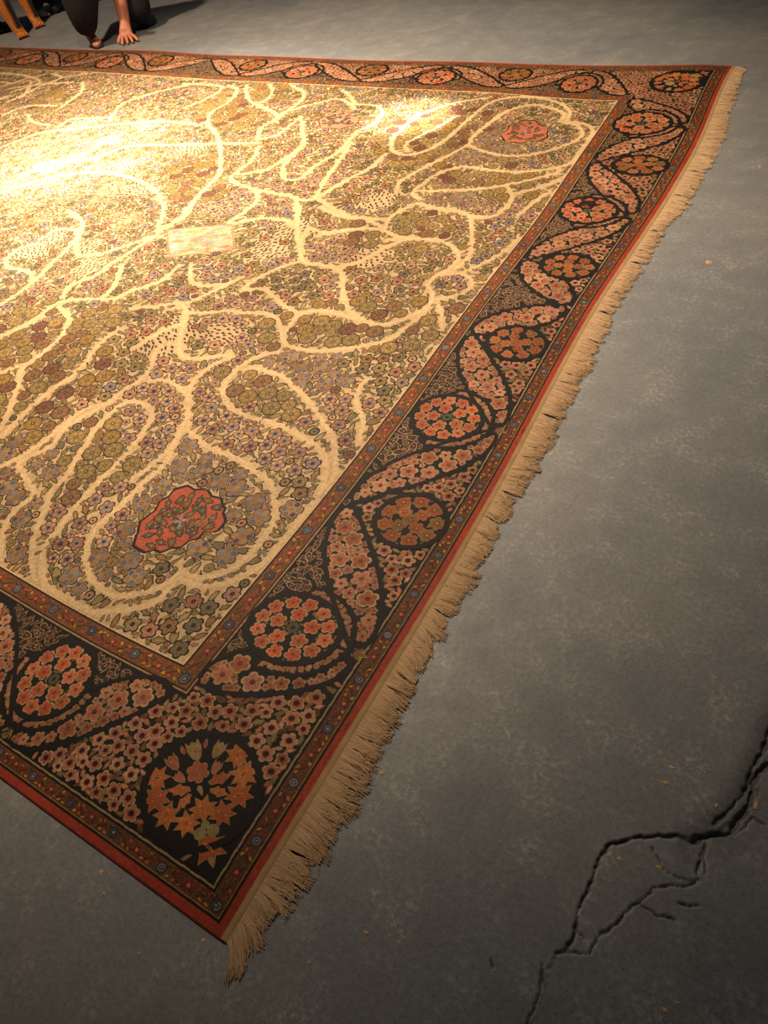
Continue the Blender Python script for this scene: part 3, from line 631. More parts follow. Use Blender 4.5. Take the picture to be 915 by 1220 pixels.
# medallions, one sub-part each
def medallion(x, y, rx, ry, k):
    o = Woven(); t = th
    o.poly(np.c_[x+rx*np.cos(t), y+ry*np.sin(t)], BLACK, 5)
    R0 = min(rx, ry); ex, ey = rx/R0, ry/R0
    def put(rr, a): return x+ex*rr*math.cos(a), y+ey*rr*math.sin(a)
    a0 = random.random()
    if k == 'L':
        x_, y_ = put(0, 0); o.add('f8', x_, y_, .038, 0, c(84, 84, 58), 6); o.add('disc6', x_, y_, .015, 0, INK, 7)
        for n, rr, r in ((5, R0*.40, R0*.225), (12, R0*.755, R0*.215)):
            for i in range(n):
                a = a0+2*math.pi*i/n; px_, py_ = put(rr, a); f = pick([c(212, 100, 60), c(196, 84, 54), c(214, 118, 80), c(190, 96, 60)])
                aa = random.random()*6
                o.add('f5', px_, py_, r, aa, TANL*.9, 6); o.add('f5', px_, py_, r*.82, aa, f, 7)
                for j in range(5):
                    u = aa+2*math.pi*j/5; o.add('spear', px_+math.cos(u)*r*.5, py_+math.sin(u)*r*.5, r*.2, u, f*.5, 8)
                o.add('disc6', px_, py_, r*.26, aa, c(120, 78, 28), 9)
        for i in range(46):
            px_, py_ = put(R0*random.choice([.2, .58, .6, .92]), random.random()*6.28); o.add('leaf', px_, py_, .014, random.random()*6, c(140, 110, 60), 6)
    elif k == 'S':
        for n, rr, r in ((1, 0, .05), (4, R0*.36, R0*.23), (9, R0*.74, R0*.255)):
            for i in range(n):
                a = a0+2*math.pi*i/n; px_, py_ = put(rr, a); f = pick([c(176, 92, 44), c(164, 78, 40), c(192, 108, 56), c(140, 90, 44)]); aa = random.random()*6
                o.add('f6', px_, py_, r, aa, c(150, 112, 66), 6); o.add('f6', px_, py_, r*.84, aa, f, 7); o.add('star5', px_, py_, r*.5, aa, f*.45, 8); o.add('disc6', px_, py_, r*.2, aa, c(170, 130, 60), 9)
        for i in range(40):
            px_, py_ = put(R0*random.choice([.2, .55, .56, .93]), random.random()*6.28); o.add('leaf', px_, py_, .015, random.random()*6, c(150, 124, 70), 6)
    else:
        sx = 1 if x > -L_/2 else -1; sy = -1 if y < W_/2 else 1; da = math.atan2(sy, sx)      # towards the corner
        def loc(u, v): return x+math.cos(da)*u-math.sin(da)*v, y+math.sin(da)*u+math.cos(da)*v
        o.poly([loc(u, v) for u, v in ((.13, .255), (.22, .2), (.425, .012), (.425, -.012), (.22, -.2), (.13, -.255), (.0, 0))], BLACK, 5)
        P = [(-.20, .0, .055, 'tulip'), (-.085, 0, .05, 'f6'), (-.17, .115, .045, 'tulip'), (-.17, -.115, .045, 'tulip'), (-.115, .205, .062, 'star'), (-.115, -.205, .062, 'star'),
             (-.01, .215, .066, 'star'), (-.01, -.215, .066, 'star'), (.085, .175, .062, 'star'), (.085, -.175, .062, 'star'), (.15, .085, .058, 'star'), (.15, -.085, .058, 'star'),
             (.105, 0, .062, 'star'), (.215, .03, .026, 'disc'), (.215, -.03, .026, 'disc'), (.18, .0, .018, 'disc'), (.285, 0, .075, 'star'), (-.02, .10, .05, 'jag'), (-.02, -.10, .05, 'jag'), (-.08, .09, .035, 'tulip'), (-.08, -.09, .035, 'tulip'),
             (.045, .085, .042, 'jag'), (.045, -.085, .042, 'jag'), (.01, 0, .028, 'drop'), (.345, 0, .028, 'drop'), (-.225, .06, .024, 'leaf'), (-.225, -.06, .024, 'leaf')]
        for u, v, r, kd in P:
            r *= 1.20; px_, py_ = loc(u, v); aa = da+math.atan2(v, u)+random.uniform(-.2, .2)
            f = pick([c(196, 108, 50), c(206, 120, 60), c(184, 92, 44)]) if kd in ('star', 'jag') else pick([c(186, 110, 84), c(170, 140, 84), c(176, 96, 70)])
            if kd == 'disc': f = c(150, 140, 84)
            o.add(kd, px_, py_, r, aa, c(168, 128, 78), 6); o.add(kd, px_, py_, r*.86, aa, f, 7)
            if r > .04: o.add('spear', px_, py_, r*.42, aa+.5, c(214, 150, 96), 8); o.add('spear', px_, py_, r*.25, aa+.5, c(110, 40, 24), 9)
    o.strip(np.c_[x+rx*np.cos(t), y+ry*np.sin(t)], .034, BLACK, 8, closed=True)
    return o.build('medallion', main_border)
for cc in CIRC: medallion(*cc)

# ---- field
FO = np.ones((NX, NY), bool); FO[edge_d > G5+.012] = False
vines = []
for wd, P in VINES: vines.append((wd, smooth_line(P, .045), 0))
hid = lambda X, Y: Y < 1.66+(-X-3.54)*.826-.3
for wd, P in VINES:
    Q = np.array(P)
    M1 = np.c_[-L_-Q[:, 0], Q[:, 1]]
    if M1[:, 0].max() < -8.9 and not (M1[:, 1].max() > 6.9 and M1[:, 0].max() > -10): vines.append((wd, smooth_line(M1, .06), 1))
    M2 = np.c_[Q[:, 0], W_-Q[:, 1]]
    if all(hid(a, b_) for a, b_ in M2): vines.append((wd, smooth_line(M2, .06), 1))
    M3 = np.c_[-L_-Q[:, 0], W_-Q[:, 1]]
    if all(hid(a, b_) for a, b_ in M3) and M3[:, 0].max() < -7: pass
field = Woven(); vine_list = []
def clipf(P):
    P = P.copy(); P[:, 0] = np.clip(P[:, 0], -L_+G5+.03, -G5-.03); P[:, 1] = np.clip(P[:, 1], G5+.03, W_-G5-.03); return P
for wd, P, hidv in vines:
    P = clipf(P); stamp_line(P, max(wd*.27, .021), FO); vine_list.append((wd, P))
# corner cap of vines handled; palmettes
PALO = []
for i, P in enumerate(PALMETTES):
    P = np.array(P); cpt = P.mean(0); PALO.append(P)
    X, Y = np.meshgrid(xs, ys, indexing='ij') if False else (None, None)
    x0, y0 = P.min(0)-.05; x1, y1 = P.max(0)+.05
    i0, i1, j0, j1 = int((x0+L_)/RES), int((x1+L_)/RES), int(y0/RES), int(y1/RES)
    X, Y = np.meshgrid(xs[i0:i1], ys[j0:j1], indexing='ij')
    FO[i0:i1, j0:j1] |= inside(cpt+(P-cpt)*1.06, X, Y)
CART = np.array([(-4.753, 5.007), (-4.106, 5.308), (-3.77, 4.898), (-4.325, 4.568)])
X, Y = np.meshgrid(xs, ys, indexing='ij'); x0, y0 = CART.min(0); x1, y1 = CART.max(0)
i0, i1, j0, j1 = int((x0+L_)/RES), int((x1+L_)/RES), int(y0/RES), int(y1/RES)
FO[i0:i1, j0:j1] |= inside(CART, X[i0:i1, j0:j1], Y[i0:i1, j0:j1])
# kind of flower by the nearest seed
sk = []; sp = []
for k, P in SEEDS.items():
    for a, b_ in P: sk.append(k); sp.append((a, b_))
for k, P in SEEDS.items():
    for a, b_ in P:
        if -L_-a < -9.5: sk.append(k); sp.append((-L_-a, b_))
        if hid(a, W_-b_): sk.append(k); sp.append((a, W_-b_))
sp = np.array(sp)
gx_ = np.arange(-L_, .01, .1); gy_ = np.arange(0, W_+.1, .1)
GXX, GYY = np.meshgrid(gx_, gy_, indexing='ij')
KIDX = np.zeros(GXX.shape, int); best = np.full(GXX.shape, 1e9)
for i, (a, b_) in enumerate(sp):
    d = (GXX-a)**2+(GYY-b_)**2; m = d < best; best[m] = d[m]; KIDX[m] = i
def kind_at(x, y):
    i = min(len(gx_)-1, int(round((x+L_)/.1))); j = min(len(gy_)-1, int(round(y/.1)))
    k = sk[KIDX[i, j]]; return k if best[i, j] < (.05 if k in 'do' else .8) else 'l'
def flow(x, y): return 1.1+1.3*math.sin(.9*x+.5*y)+1.0*math.sin(1.3*y-.4*x)
def field_place(x, y, r):
    k = kind_at(x, y); q = random.random()
    if r > .08:
        if k == 'r' and q < .30: rosette(field, x, y, r*.95)
        elif k == 'm' and q < .20: mauve(field, x, y, r)
        else: return False
    elif r > .06:
        if q > .5 and k in 'rm': return False
        if k == 'b':
            if q > .4: return False
            bluepink(field, x, y, r)
        elif k == 'r': rosette(field, x, y, r)
        elif k == 'm': mauve(field, x, y, r)
        elif k == 'l' and q < .2: blossom(field, x, y, r, OUTL, pick(FPINK+OLIVE+OLIVE+GREYV), MAROON, 'f5', 2)
        else: return False
    elif r > .038:
        if k in 'do': return False
        if q < .12: bud(field, x, y, r*.9)
        elif q < (.45 if k == 'b' else .25): bluepink(field, x, y, r) if k == 'b' else rosette(field, x, y, r)
        else: leaf(field, x, y, r*1.25, flow(x, y)+random.uniform(-1.2, 1.2))
    elif r > .024:
        if k == 'd':
            a = flow(x, y)+random.uniform(-.3, .3); field.add('drop', x, y, r*.9, a, OUTL, 2); field.add('drop', x, y, r*.66, a, pick([MAROON, c(52, 54, 66), c(70, 40, 38)]), 3)
        elif k == 'o': leaf(field, x, y, r*1.2, random.random()*6.28, ORNG+PINKS, 'leaf', c(140, 80, 44))
        elif q < .12: bud(field, x, y, r*.85)
        else: leaf(field, x, y, r*1.3, flow(x, y)+random.uniform(-1.5, 1.5), OLIVE+OLIVE+[FPINK[3], GREYV[0]], pick(['leaf', 'leaf', 'drop', 'jag']))
    else:
        a = flow(x, y)+random.uniform(-1.5, 1.5); kd = pick(['leaf', 'drop', 'curl'])
        field.add(kd, x, y, r*1.35, a, OUTL*1.3, 2)
        if r > .018: field.add('drop', x, y, r*.85, a, pick(OLIVE+[FPINK[2], GREYV[1]]), 3)
ar = (L_-2)*(W_-2)
throw(FO, [(.094, .4), (.070, .4), (.052, .5), (.042, .5), (.034, .5), (.027, .5), (.022, .5), (.018, .6), (.015, .8)],
      field_place, (-L_+G5, -G5, G5, W_-G5), .70, .84, .03)
# cartouche of pale blue and pink bands
def lerp4(u, v): return (CART[0]*(1-u)+CART[1]*u)*(1-v)+(CART[3]*(1-u)+CART[2]*u)*v
field.poly([lerp4(0, 0), lerp4(1, 0), lerp4(1, 1), lerp4(0, 1)], c(200, 150, 120), 1)
for i in range(150):
    u, v = random.uniform(.04, .96), random.uniform(.04, .96); x, y = lerp4(u, v)
    field.add(pick(['leaf', 'jag', 'curl']), x, y, random.uniform(.03, .07), .45+random.uniform(-.3, .3), pick([c(120, 165, 175), c(150, 180, 176), c(214, 130, 100), c(220, 180, 140), c(160, 160, 100)]), 2)
for v in (0, 1): field.strip([lerp4(u, v) for u in np.linspace(0, 1, 12)], .018, c(206, 132, 100), 4)
for u in (0, 1): field.strip([lerp4(u, v) for v in np.linspace(0, 1, 10)], .018, c(206, 132, 100), 4)
field_part = field.build('field', rug, ring_base(G5, 99, CREAM))
tag(field_part, 'cream central field crowded with olive leaves and pink and blue flowers')
for wd, P in vine_list:
    o = Woven(); o.strip(P, max(wd*.52, .036), CREAMV, 2, taper=True); o.build('vine', field_part)
# dark maroon spears set in the vine junctions
o = field
for i, P in enumerate(PALO):
    o = Woven(); cpt = P.mean(0); Q = []
    big = i == 0
    body = [c(190, 88, 62), c(190, 108, 82), c(206, 140, 108), c(206, 140, 108)][i]
    n = len(P)
    for j in range(n):         # scalloped outline
        a, b_ = P[j], P[(j+1) % n]; m_ = (a+b_)/2; out = (m_-cpt)/np.linalg.norm(m_-cpt); L0 = np.linalg.norm(b_-a)
        Q += [a, a*.7+b_*.3+out*L0*.16, m_+out*L0*.24, a*.3+b_*.7+out*L0*.16]
    Q = np.array(Q); o.poly(Q, INK if i < 2 else c(120, 60, 40), 3); o.poly(cpt+(Q-cpt)*.93, body, 4)
    for k_ in range(200 if big else 50):
        for _ in range(20):
            x = random.uniform(*sorted((P[:, 0].min(), P[:, 0].max()))); y = random.uniform(P[:, 1].min(), P[:, 1].max())
            if inside(cpt+(P-cpt)*.84, np.array([x]), np.array([y]))[0] and all((x-a)**2+(y-b_)**2 > .0036 for a, b_ in Q[:0]): break
        if k_ == 0: PL = []
        if any((x-a)**2+(y-b_)**2 < .0030 for a, b_ in PL): continue
        PL.append((x, y)); a = random.random()*6.28; kd = pick(['jag', 'jag', 'tulip'])
        o.add(kd, x, y, .056, a, INK, 5); o.add(kd, x, y, .044, a, pick([c(104, 84, 40), c(120, 96, 48), c(90, 80, 52)]), 6); o.add('disc6', x, y, .009, a, c(150, 136, 120), 7)
    for k_ in range(4):
        a = k_*1.57+.4; o.add('curl', cpt[0]+.04*math.cos(a), cpt[1]+.04*math.sin(a), .035, a, c(150, 160, 160), 8)
    o.build('palmette', field_part)['label'] = ['red scalloped palmette by the near corner', 'faded red palmette by the far corner', 'small pale pink palmette near the far border', 'small pink palmette left of the others'][i]
print('rug', round(time.time()-T0, 1))

# ------------------------------------------------------------------ fringe and its woven web
def thread_material():
    m, nt, b = nodes('cotton_thread'); L = nt.links
    at = N(nt, 'ShaderNodeAttribute', attribute_name='Col'); L.new(at.outputs['Color'], b.inputs['Base Color'])
    b.inputs['Roughness'].default_value = .9; b.inputs['Specular IOR Level'].default_value = .15
    return m
COTTON = thread_material()
def fringe(side, n, web_w=.035):
    sgn = 1 if side == 0 else -1; x0 = 0 if side == 0 else -L_
    Y = np.arange(0, W_+.001, .05); Y[-1] = W_
    rows = []
    for t, z in ((-.004, .0004), (web_w*.4, -.0016), (web_w, -.0042), (web_w, -.0075)):
        Q = to_world(np.c_[np.full(len(Y), x0+sgn*t), Y]); Q[:, 2] = np.maximum(Q[:, 2]+z, .0015); rows.append(Q)
    V = np.vstack(rows); m = len(Y); F = []
    for r in range(3):
        for i in range(m-1): F.append((r*m+i, r*m+i+1, (r+1)*m+i+1, (r+1)*m+i))
    col = np.clip(c(180, 146, 104)[None]*RNG.uniform(.85, 1.1, (len(V), 1)), 0, 1)
    mesh_obj('end_web', V, F, COTTON, rug, col)
    ph = RNG.uniform(0, 6.28, 8)
    y = np.sort(RNG.uniform(0.0, W_, n)); K = 7
    clump = .034; ci = np.floor(y/clump); cy_ = (ci+.5)*clump
    rr = np.random.default_rng(5); nc = int(W_/clump)+3
    csway = rr.normal(0, .018, nc)[ci.astype(int)]; clen = rr.uniform(.84, 1.14, nc)[ci.astype(int)]; clift = rr.uniform(0, 1, nc)[ci.astype(int)]
    length = (.165+.02*np.sin(y*1.7+1)+.012*np.sin(y*5.2+ph[0]))*clen*RNG.uniform(.8, 1.08, n)
    length = np.where(y < .12, length*.95, length)
    drift = .020*np.sin(y*2.3+ph[1])+.02*np.sin(y*6.1+ph[2])+csway-.012
    corner = np.exp(-(y/.22)**2)
    drift = drift-.11*corner
    out_scale = 1-.30*corner
    t = np.linspace(0, 1, K)
    px_ = web_w*.7+(length[:, None]-web_w*.7)*t[None]*out_scale[:, None]
    conv_ = np.clip(1.2-np.abs(t-.45)*2.2, 0, 1)[None]*.20
    py_ = y[:, None]+(cy_-y)[:, None]*conv_+drift[:, None]*t[None]**1.4
    wig = RNG.normal(0, 1, (n, 2)); f1 = RNG.uniform(3, 7, n)[:, None]; p1 = RNG.uniform(0, 6.28, n)[:, None]
    py_ += .008*np.sin(f1*t[None]+p1)*t[None]+.014*wig[:, :1]*t[None]**2
    stray = RNG.uniform(0, 1, n) < .03
    py_[stray] += (RNG.normal(0, .06, stray.sum())[:, None])*t[None]**1.5
    P = np.c_[(x0+sgn*px_).ravel(), py_.ravel()]
    Q = to_world(P); base0 = Q[:, 2].reshape(n, K)-.0035
    hh = (.0016+.0045*clift[:, None]*np.sin(np.pi*np.clip(t*1.15, 0, 1))[None]+RNG.uniform(0, .0035, (n, 1)))
    z = base0*(1-t[None])**1.6+hh*(1-(1-t[None])**1.6); Q[:, 2] = np.maximum(z, .0012).ravel()
    Q = Q.reshape(n, K, 3)
    d = np.gradient(Q, axis=1); d[:, :, 2] = 0; d /= np.linalg.norm(d, axis=2)[:, :, None]+1e-9
    nr = np.stack([-d[:, :, 1], d[:, :, 0], np.zeros((n, K))], 2)
    wd = (.00105*RNG.uniform(.75, 1.25, (n, 1))*np.linspace(1, .55, K)[None])[:, :, None]
    up = np.zeros((n, K, 3)); up[:, :, 2] = 1
    V = np.stack([Q+nr*wd, Q+up*wd*1.1, Q-nr*wd], 2).reshape(-1, 3)       # n,K,3 profile
    base = (np.arange(n)*K*3)[:, None, None]+(np.arange(K-1)*3)[None, :, None]
    quads = []
    for a, b_ in ((0, 1), (1, 2)):
        quads.append(np.stack([base[..., 0]+a, base[..., 0]+b_, base[..., 0]+3+b_, base[..., 0]+3+a], -1).reshape(-1, 4))
    F = np.vstack(quads)
    colr = c(190, 158, 122)[None]*RNG.uniform(.66, 1.15, (n, 1)); colr = np.repeat(colr, K*3, 0)
    o = mesh_obj('fringe', V, F, COTTON, rug, np.clip(colr, 0, 1))
    o['kind'] = 'stuff'
    return o
fringe(0, 15000); fringe(1, 2500)
print('fringe', round(time.time()-T0, 1))

# ------------------------------------------------------------------ floor
def floor_material():
    m, nt, b = nodes('worn_painted_concrete'); L = nt.links
    tc = N(nt, 'ShaderNodeTexCoord')
    def noise(sc, det=4.0, rough=.55, dist=0.0):
        n = N(nt, 'ShaderNodeTexNoise', i_Scale=sc, i_Detail=det, i_Roughness=rough, i_Distortion=dist); L.new(tc.outputs['Object'], n.inputs['Vector']); return n
    def ramp(src, a, b_, lo, hi):
        r = N(nt, 'ShaderNodeMapRange'); r.inputs['From Min'].default_value = a; r.inputs['From Max'].default_value = b_
        r.inputs['To Min'].default_value = lo; r.inputs['To Max'].default_value = hi; L.new(src, r.inputs['Value']); return r.outputs[0]
    big = noise(1.1, 5, .6, .3); mid = noise(9, 6, .65); fine = noise(95, 5, .7); grit = noise(340, 2, .5); speck = noise(150, 3, .8)
    base = N(nt, 'ShaderNodeMix', data_type='RGBA'); base.inputs['A'].default_value = (*s2l((122, 126, 130)), 1); base.inputs['B'].default_value = (*s2l((144, 142, 138)), 1)
    L.new(ramp(big.outputs['Fac'], .35, .65, 0, 1), base.inputs['Factor'])
    worn = N(nt, 'ShaderNodeMix', data_type='RGBA'); worn.inputs['B'].default_value = (*s2l((180, 173, 162)), 1)
    L.new(base.outputs['Result'], worn.inputs['A'])
    wm = N(nt, 'ShaderNodeMath', operation='MULTIPLY'); L.new(ramp(mid.outputs['Fac'], .50, .68, 0, 1), wm.inputs[0]); L.new(ramp(fine.outputs['Fac'], .48, .66, 0, .75), wm.inputs[1])
    L.new(wm.outputs[0], worn.inputs['Factor'])
    mul = N(nt, 'ShaderNodeMath', operation='MULTIPLY'); L.new(ramp(fine.outputs['Fac'], .3, .7, .80, 1.16), mul.inputs[0]); L.new(ramp(mid.outputs['Fac'], .3, .7, .86, 1.1), mul.inputs[1])
    m2 = N(nt, 'ShaderNodeMath', operation='MULTIPLY'); L.new(mul.outputs[0], m2.inputs[0]); L.new(ramp(grit.outputs['Fac'], .28, .45, .6, 1.0), m2.inputs[1])
    dirt = N(nt, 'ShaderNodeAttribute', attribute_name='Col')
    sepd = N(nt, 'ShaderNodeSeparateColor'); L.new(dirt.outputs['Color'], sepd.inputs[0])
    m3 = N(nt, 'ShaderNodeMath', operation='MULTIPLY'); L.new(m2.outputs[0], m3.inputs[0]); L.new(sepd.outputs['Red'], m3.inputs[1])
    vm = N(nt, 'ShaderNodeVectorMath', operation='SCALE'); L.new(worn.outputs['Result'], vm.inputs[0]); L.new(m3.outputs[0], vm.inputs['Scale'])
    L.new(vm.outputs[0], b.inputs['Base Color'])
    L.new(ramp(mid.outputs['Fac'], .3, .7, .58, .42), b.inputs['Roughness'])
    b.inputs['Specular IOR Level'].default_value = .4
    b1 = N(nt, 'ShaderNodeBump'); b1.inputs['Strength'].default_value = .5; b1.inputs['Distance'].default_value = .004
    b2 = N(nt, 'ShaderNodeBump'); b2.inputs['Strength'].default_value = .55; b2.inputs['Distance'].default_value = .0012
    b3 = N(nt, 'ShaderNodeBump'); b3.inputs['Strength'].default_value = .4; b3.inputs['Distance'].default_value = .02
    L.new(big.outputs['Fac'], b3.inputs['Height']); L.new(b3.outputs['Normal'], b1.inputs['Normal'])
    L.new(mid.outputs['Fac'], b1.inputs['Height']); L.new(b1.outputs['Normal'], b2.inputs['Normal']); L.new(fine.outputs['Fac'], b2.inputs['Height']); L.new(b2.outputs['Normal'], b.inputs['Normal'])
    return m
CONC = floor_material()
CRACKS = [
 (.020, [(1.883,1.811),(1.843,1.691),(1.845,1.547),(1.801,1.432),(1.718,1.381),(1.665,1.316)]),
 (.011, [(1.665,1.316),(1.611,1.311),(1.512,1.26),(1.439,1.215),(1.355,1.157),(1.343,1.06),(1.328,.935),(1.33,.824),(1.337,.746),(1.326,.66),(1.299,.639)]),
 (.009, [(1.362,.674),(1.412,.707),(1.434,.784),(1.477,.861),(1.536,.981),(1.57,1.055),(1.637,1.104),(1.717,1.16),(1.723,1.243),(1.717,1.328),(1.713,1.372)]),
 (.005, [(1.525,1.214),(1.598,1.149),(1.665,1.154),(1.727,1.173)]),
 (.006, [(1.716,1.358),(1.75,1.213)]), (.007, [(1.538,.975),(1.61,.958),(1.695,.984)]), (.007, [(1.678,1.049),(1.761,1.086)]),
 (.008, [(2.2,1.57),(1.934,1.538),(1.874,1.538),(1.859,1.477),(1.804,1.418)]),
 (.017, [(2.05,2.6),(1.90,2.2),(1.859,1.939),(1.838,1.789),(1.815,1.628)]), (.012, [(1.815,1.628),(1.783,1.516),(1.731,1.442)]),
 (.008, [(1.266,.577),(1.281,.521),(1.282,.448),(1.288,.366),(1.30,.2),(1.34,0.)]), (.007, [(1.071,.497),(1.094,.477)]), (.004, [(1.352,.761),(1.38,.742)]),
 (.004, [(1.299,.639),(1.362,.674)])]
fx = np.concatenate([np.linspace(-12, -.2, 60), np.linspace(-.1, .36, 16), np.arange(.375, .80, .0026), np.linspace(.81, 1.2, 14), np.linspace(1.4, 6, 24)])
fy = np.concatenate([np.linspace(-4, -.3, 24), np.linspace(-.2, .06, 8), np.arange(.07, .84, .0026), np.linspace(.86, 1.4, 18), np.linspace(1.6, 11, 60)])
FX, FY = np.meshgrid(fx, fy, indexing='ij')
Z = np.zeros(FX.shape); D = np.ones(FX.shape)
rj = np.random.default_rng(3)
m = (FX > .3) & (FX < 1.0) & (FY > -.1) & (FY < 1.1)
qx, qy = FX[m]/S, FY[m]/S; zz = np.zeros(len(qx)); dd = np.ones(len(qx))
jx = qx+.006*np.sin(27*qy+2*np.sin(13*qx))+.0022*np.sin(97*qy+31*qx)+.0015*np.sin(171*qy+3); jy = qy+.006*np.sin(23*qx+1.3*np.sin(17*qy))+.0022*np.sin(103*qx-41*qy)+.0015*np.sin(187*qx)
for wd, P in CRACKS:
    best_ = np.full(len(qx), 9.); P = np.array(P)
    for a, b_ in zip(P[:-1], P[1:]):
        ab = b_-a; t = np.clip(((jx-a[0])*ab[0]+(jy-a[1])*ab[1])/(ab@ab), 0, 1)
        best_ = np.minimum(best_, np.hypot(jx-a[0]-t*ab[0], jy-a[1]-t*ab[1]))
    var = wd*.85*(.75+.45*np.sin(31*qx+17*qy)*np.sin(53*qy+2))
    k = np.clip(1-best_/np.maximum(var, .003), 0, 1); zz = np.minimum(zz, -k**.6*(.004+.45*wd*S*1.5)); dd = np.minimum(dd, 1-.72*np.clip(k*2, 0, 1))
    if wd >= .012: dd = np.minimum(dd, 1-.45*np.clip(1-best_/.11, 0, 1)); zz -= .002*np.clip(1-best_/.06, 0, 1)
# the slab piece below and right of the crack has settled a little
poly_low = np.array([(1.883,1.811),(1.845,1.547),(1.718,1.381),(1.611,1.311),(1.439,1.215),(1.355,1.157),(1.328,.935),(1.337,.746),(1.299,.639),(1.29,.4),(1.4,.0),(2.3,.0),(2.3,1.9)])
low = inside(poly_low, jx, jy); zz[low] -= .0022
Z[m] = zz; D[m] = dd
nxf, nyf = FX.shape; I, J = np.meshgrid(np.arange(nxf-1), np.arange(nyf-1), indexing='ij'); a = (I*nyf+J).ravel()
FF = np.stack([a, a+nyf, a+nyf+1, a+1], 1)
floor = mesh_obj('floor', np.c_[FX.ravel(), FY.ravel(), Z.ravel()], FF, CONC, None, np.repeat(D.ravel()[:, None], 3, 1), smooth=True)
tag(floor, 'grey painted concrete floor, worn and cracked at the lower right', None, None, 'structure')
WALLM = plain('dull_wall_paint', (120, 118, 112), .9, .1, 3, .1)
def wall(name, x0, x1, y0, y1):
    V = [(x, y, z) for z in (0, 4.2) for x, y in ((x0, y0), (x1, y0), (x1, y1), (x0, y1))]
    tag(mesh_obj(name, V, [(0, 1, 5, 4), (1, 2, 6, 5), (2, 3, 7, 6), (3, 0, 4, 7), (4, 5, 6, 7), (3, 2, 1, 0)], WALLM), 'plain grey wall of the hall', None, None, 'structure')
wall('wall_left', -12.15, -12, -4, 11); wall('wall_right', 6, 6.15, -4, 11); wall('wall_back', -12.15, 6.15, 11, 11.15); wall('wall_front', -12.15, 6.15, -4.15, -4)
FLECK = plain('bare_screed', (200, 160, 114), .85, .2, 200, .5)
flecks = [(1.506,1.601,.020,.010), (1.499,1.518,.017,.010), (1.724,1.514,.008,.014), (1.414,1.108,.017,.012), (1.57,1.151,.017,.009), (1.876,1.595,.010,.026), (1.731,.658,.014,.010), (1.767,.707,.010,.006), (1.644,1.645,.008,.006), (1.055,.948,.006,.004),
          (.28,.96,.016,.013), (-.07,-.04,.014,.010), (-.7,-.06,.012,.016), (.56,.33,.013,.010), (.66,5.94,.03,.03), (.71,7.75,.02,.02), (.60,1.72,.005,.005), (.26,3.89,.012,.01), (-.62,-.12,.008,.006), (.40,.12,.006,.006), (.05,-.38,.008,.006), (-.30,-.22,.007,.006)]
for x, y, rx, ry in flecks:
    n = 13; a = np.arange(n)/n*6.283; r = RNG.uniform(.55, 1.1, n)
    zf = -.0022 if inside(poly_low, np.array([x]), np.array([y]))[0] else 0
    P = np.c_[(x+rx*r*np.cos(a))*S, (y+ry*r*np.sin(a))*S, np.full(n, zf+.0003)]; B = P.copy(); B[:, 2] = zf-.001; B[:, :2] += (B[:, :2]-P[:, :2].mean(0))*.15
    V = np.vstack([[P.mean(0)+[0, 0, .0002]], P, B]); F = [(0, i+1, (i+1) % n+1) for i in range(n)]
    for i in range(n): j = (i+1) % n; F += [(1+i, 1+n+i, 1+n+j), (1+i, 1+n+j, 1+j)]
    mesh_obj('paint_chip', V, F, FLECK, floor)
print('floor', round(time.time()-T0, 1))

# ------------------------------------------------------------------ figures
def skin(name, joints, links, mat, parent, root=0, sub=2, colorfn=None, loc=None):
    """joints: list of (x, y, z, rx[, ry]); grows one continuous surface"""
    me = bpy.data.meshes.new(name); me.from_pydata([j[:3] for j in joints], links, []); me.update()
    o = bpy.data.objects.new(name, me); COL.objects.link(o)
    md = o.modifiers.new('skin', 'SKIN'); md.use_smooth_shade = True
    if not me.skin_vertices: me.attributes.new  # layer is made by the modifier below
    bpy.context.view_layer.objects.active = o
    if not me.skin_vertices:
        bm = bmesh.new(); bm.from_mesh(me); bm.verts.layers.skin.verify(); bm.to_mesh(me); bm.free()
    for i, j in enumerate(joints):
        sv = me.skin_vertices[0].data[i]; r1 = j[3]; r2 = j[4] if len(j) > 4 else j[3]
        sv.radius = (r1, r2); sv.use_root = (i == root)
    md2 = o.modifiers.new('sub', 'SUBSURF'); md2.levels = sub; md2.render_levels = sub
    dg = bpy.context.evaluated_depsgraph_get(); dg.update()
    nm = bpy.data.meshes.new_from_object(o.evaluated_get(dg)); nm.name = name
    o.modifiers.clear(); o.data = nm; bpy.data.meshes.remove(me)
    nm.materials.clear(); nm.materials.append(mat)
    for p in nm.polygons: p.use_smooth = True
    if colorfn:
        n = len(nm.vertices); co = np.empty(n*3, np.float32); nm.vertices.foreach_get('co', co); co = co.reshape(-1, 3)
        at = nm.color_attributes.new('Col', 'FLOAT_COLOR', 'POINT'); at.data.foreach_set('color', np.c_[colorfn(co), np.ones(n)].astype(np.float32).ravel())
    o.parent = parent
    return o
def local_root(name, O, f):
    e = empty(name, O); e.rotation_euler = (0, 0, math.atan2(f[1], f[0])+math.pi/2); return e    # local -Y = towards the photographer, local X = right
# local frame of figures: x = right in the photo, y = away from the camera, z up
def chain(a, b_): return [(i, i+1) for i in range(a, b_)]

SKINM = plain('skin', (204, 128, 98), .5, .06, 30, .05); CLOTH = plain('dark_trouser_cloth', (24, 22, 26), .9, .25, 40, .4, bdist=.01)
SHIRT = plain('dark_shirt_cloth', (24, 26, 34), .9, .25, 35, .4, bdist=.01); HAIR = plain('dark_hair', (40, 28, 22), .6, .3, 120, .6)
SHOE = plain('shoe_leather', (52, 44, 40), .5, .2, 60, .2)
person = local_root('person', (-4.02, 3.981, 0), (.754, -.657))
tag(person, 'person in dark clothes crouching behind the rug, one bare hand on the floor', 'person')
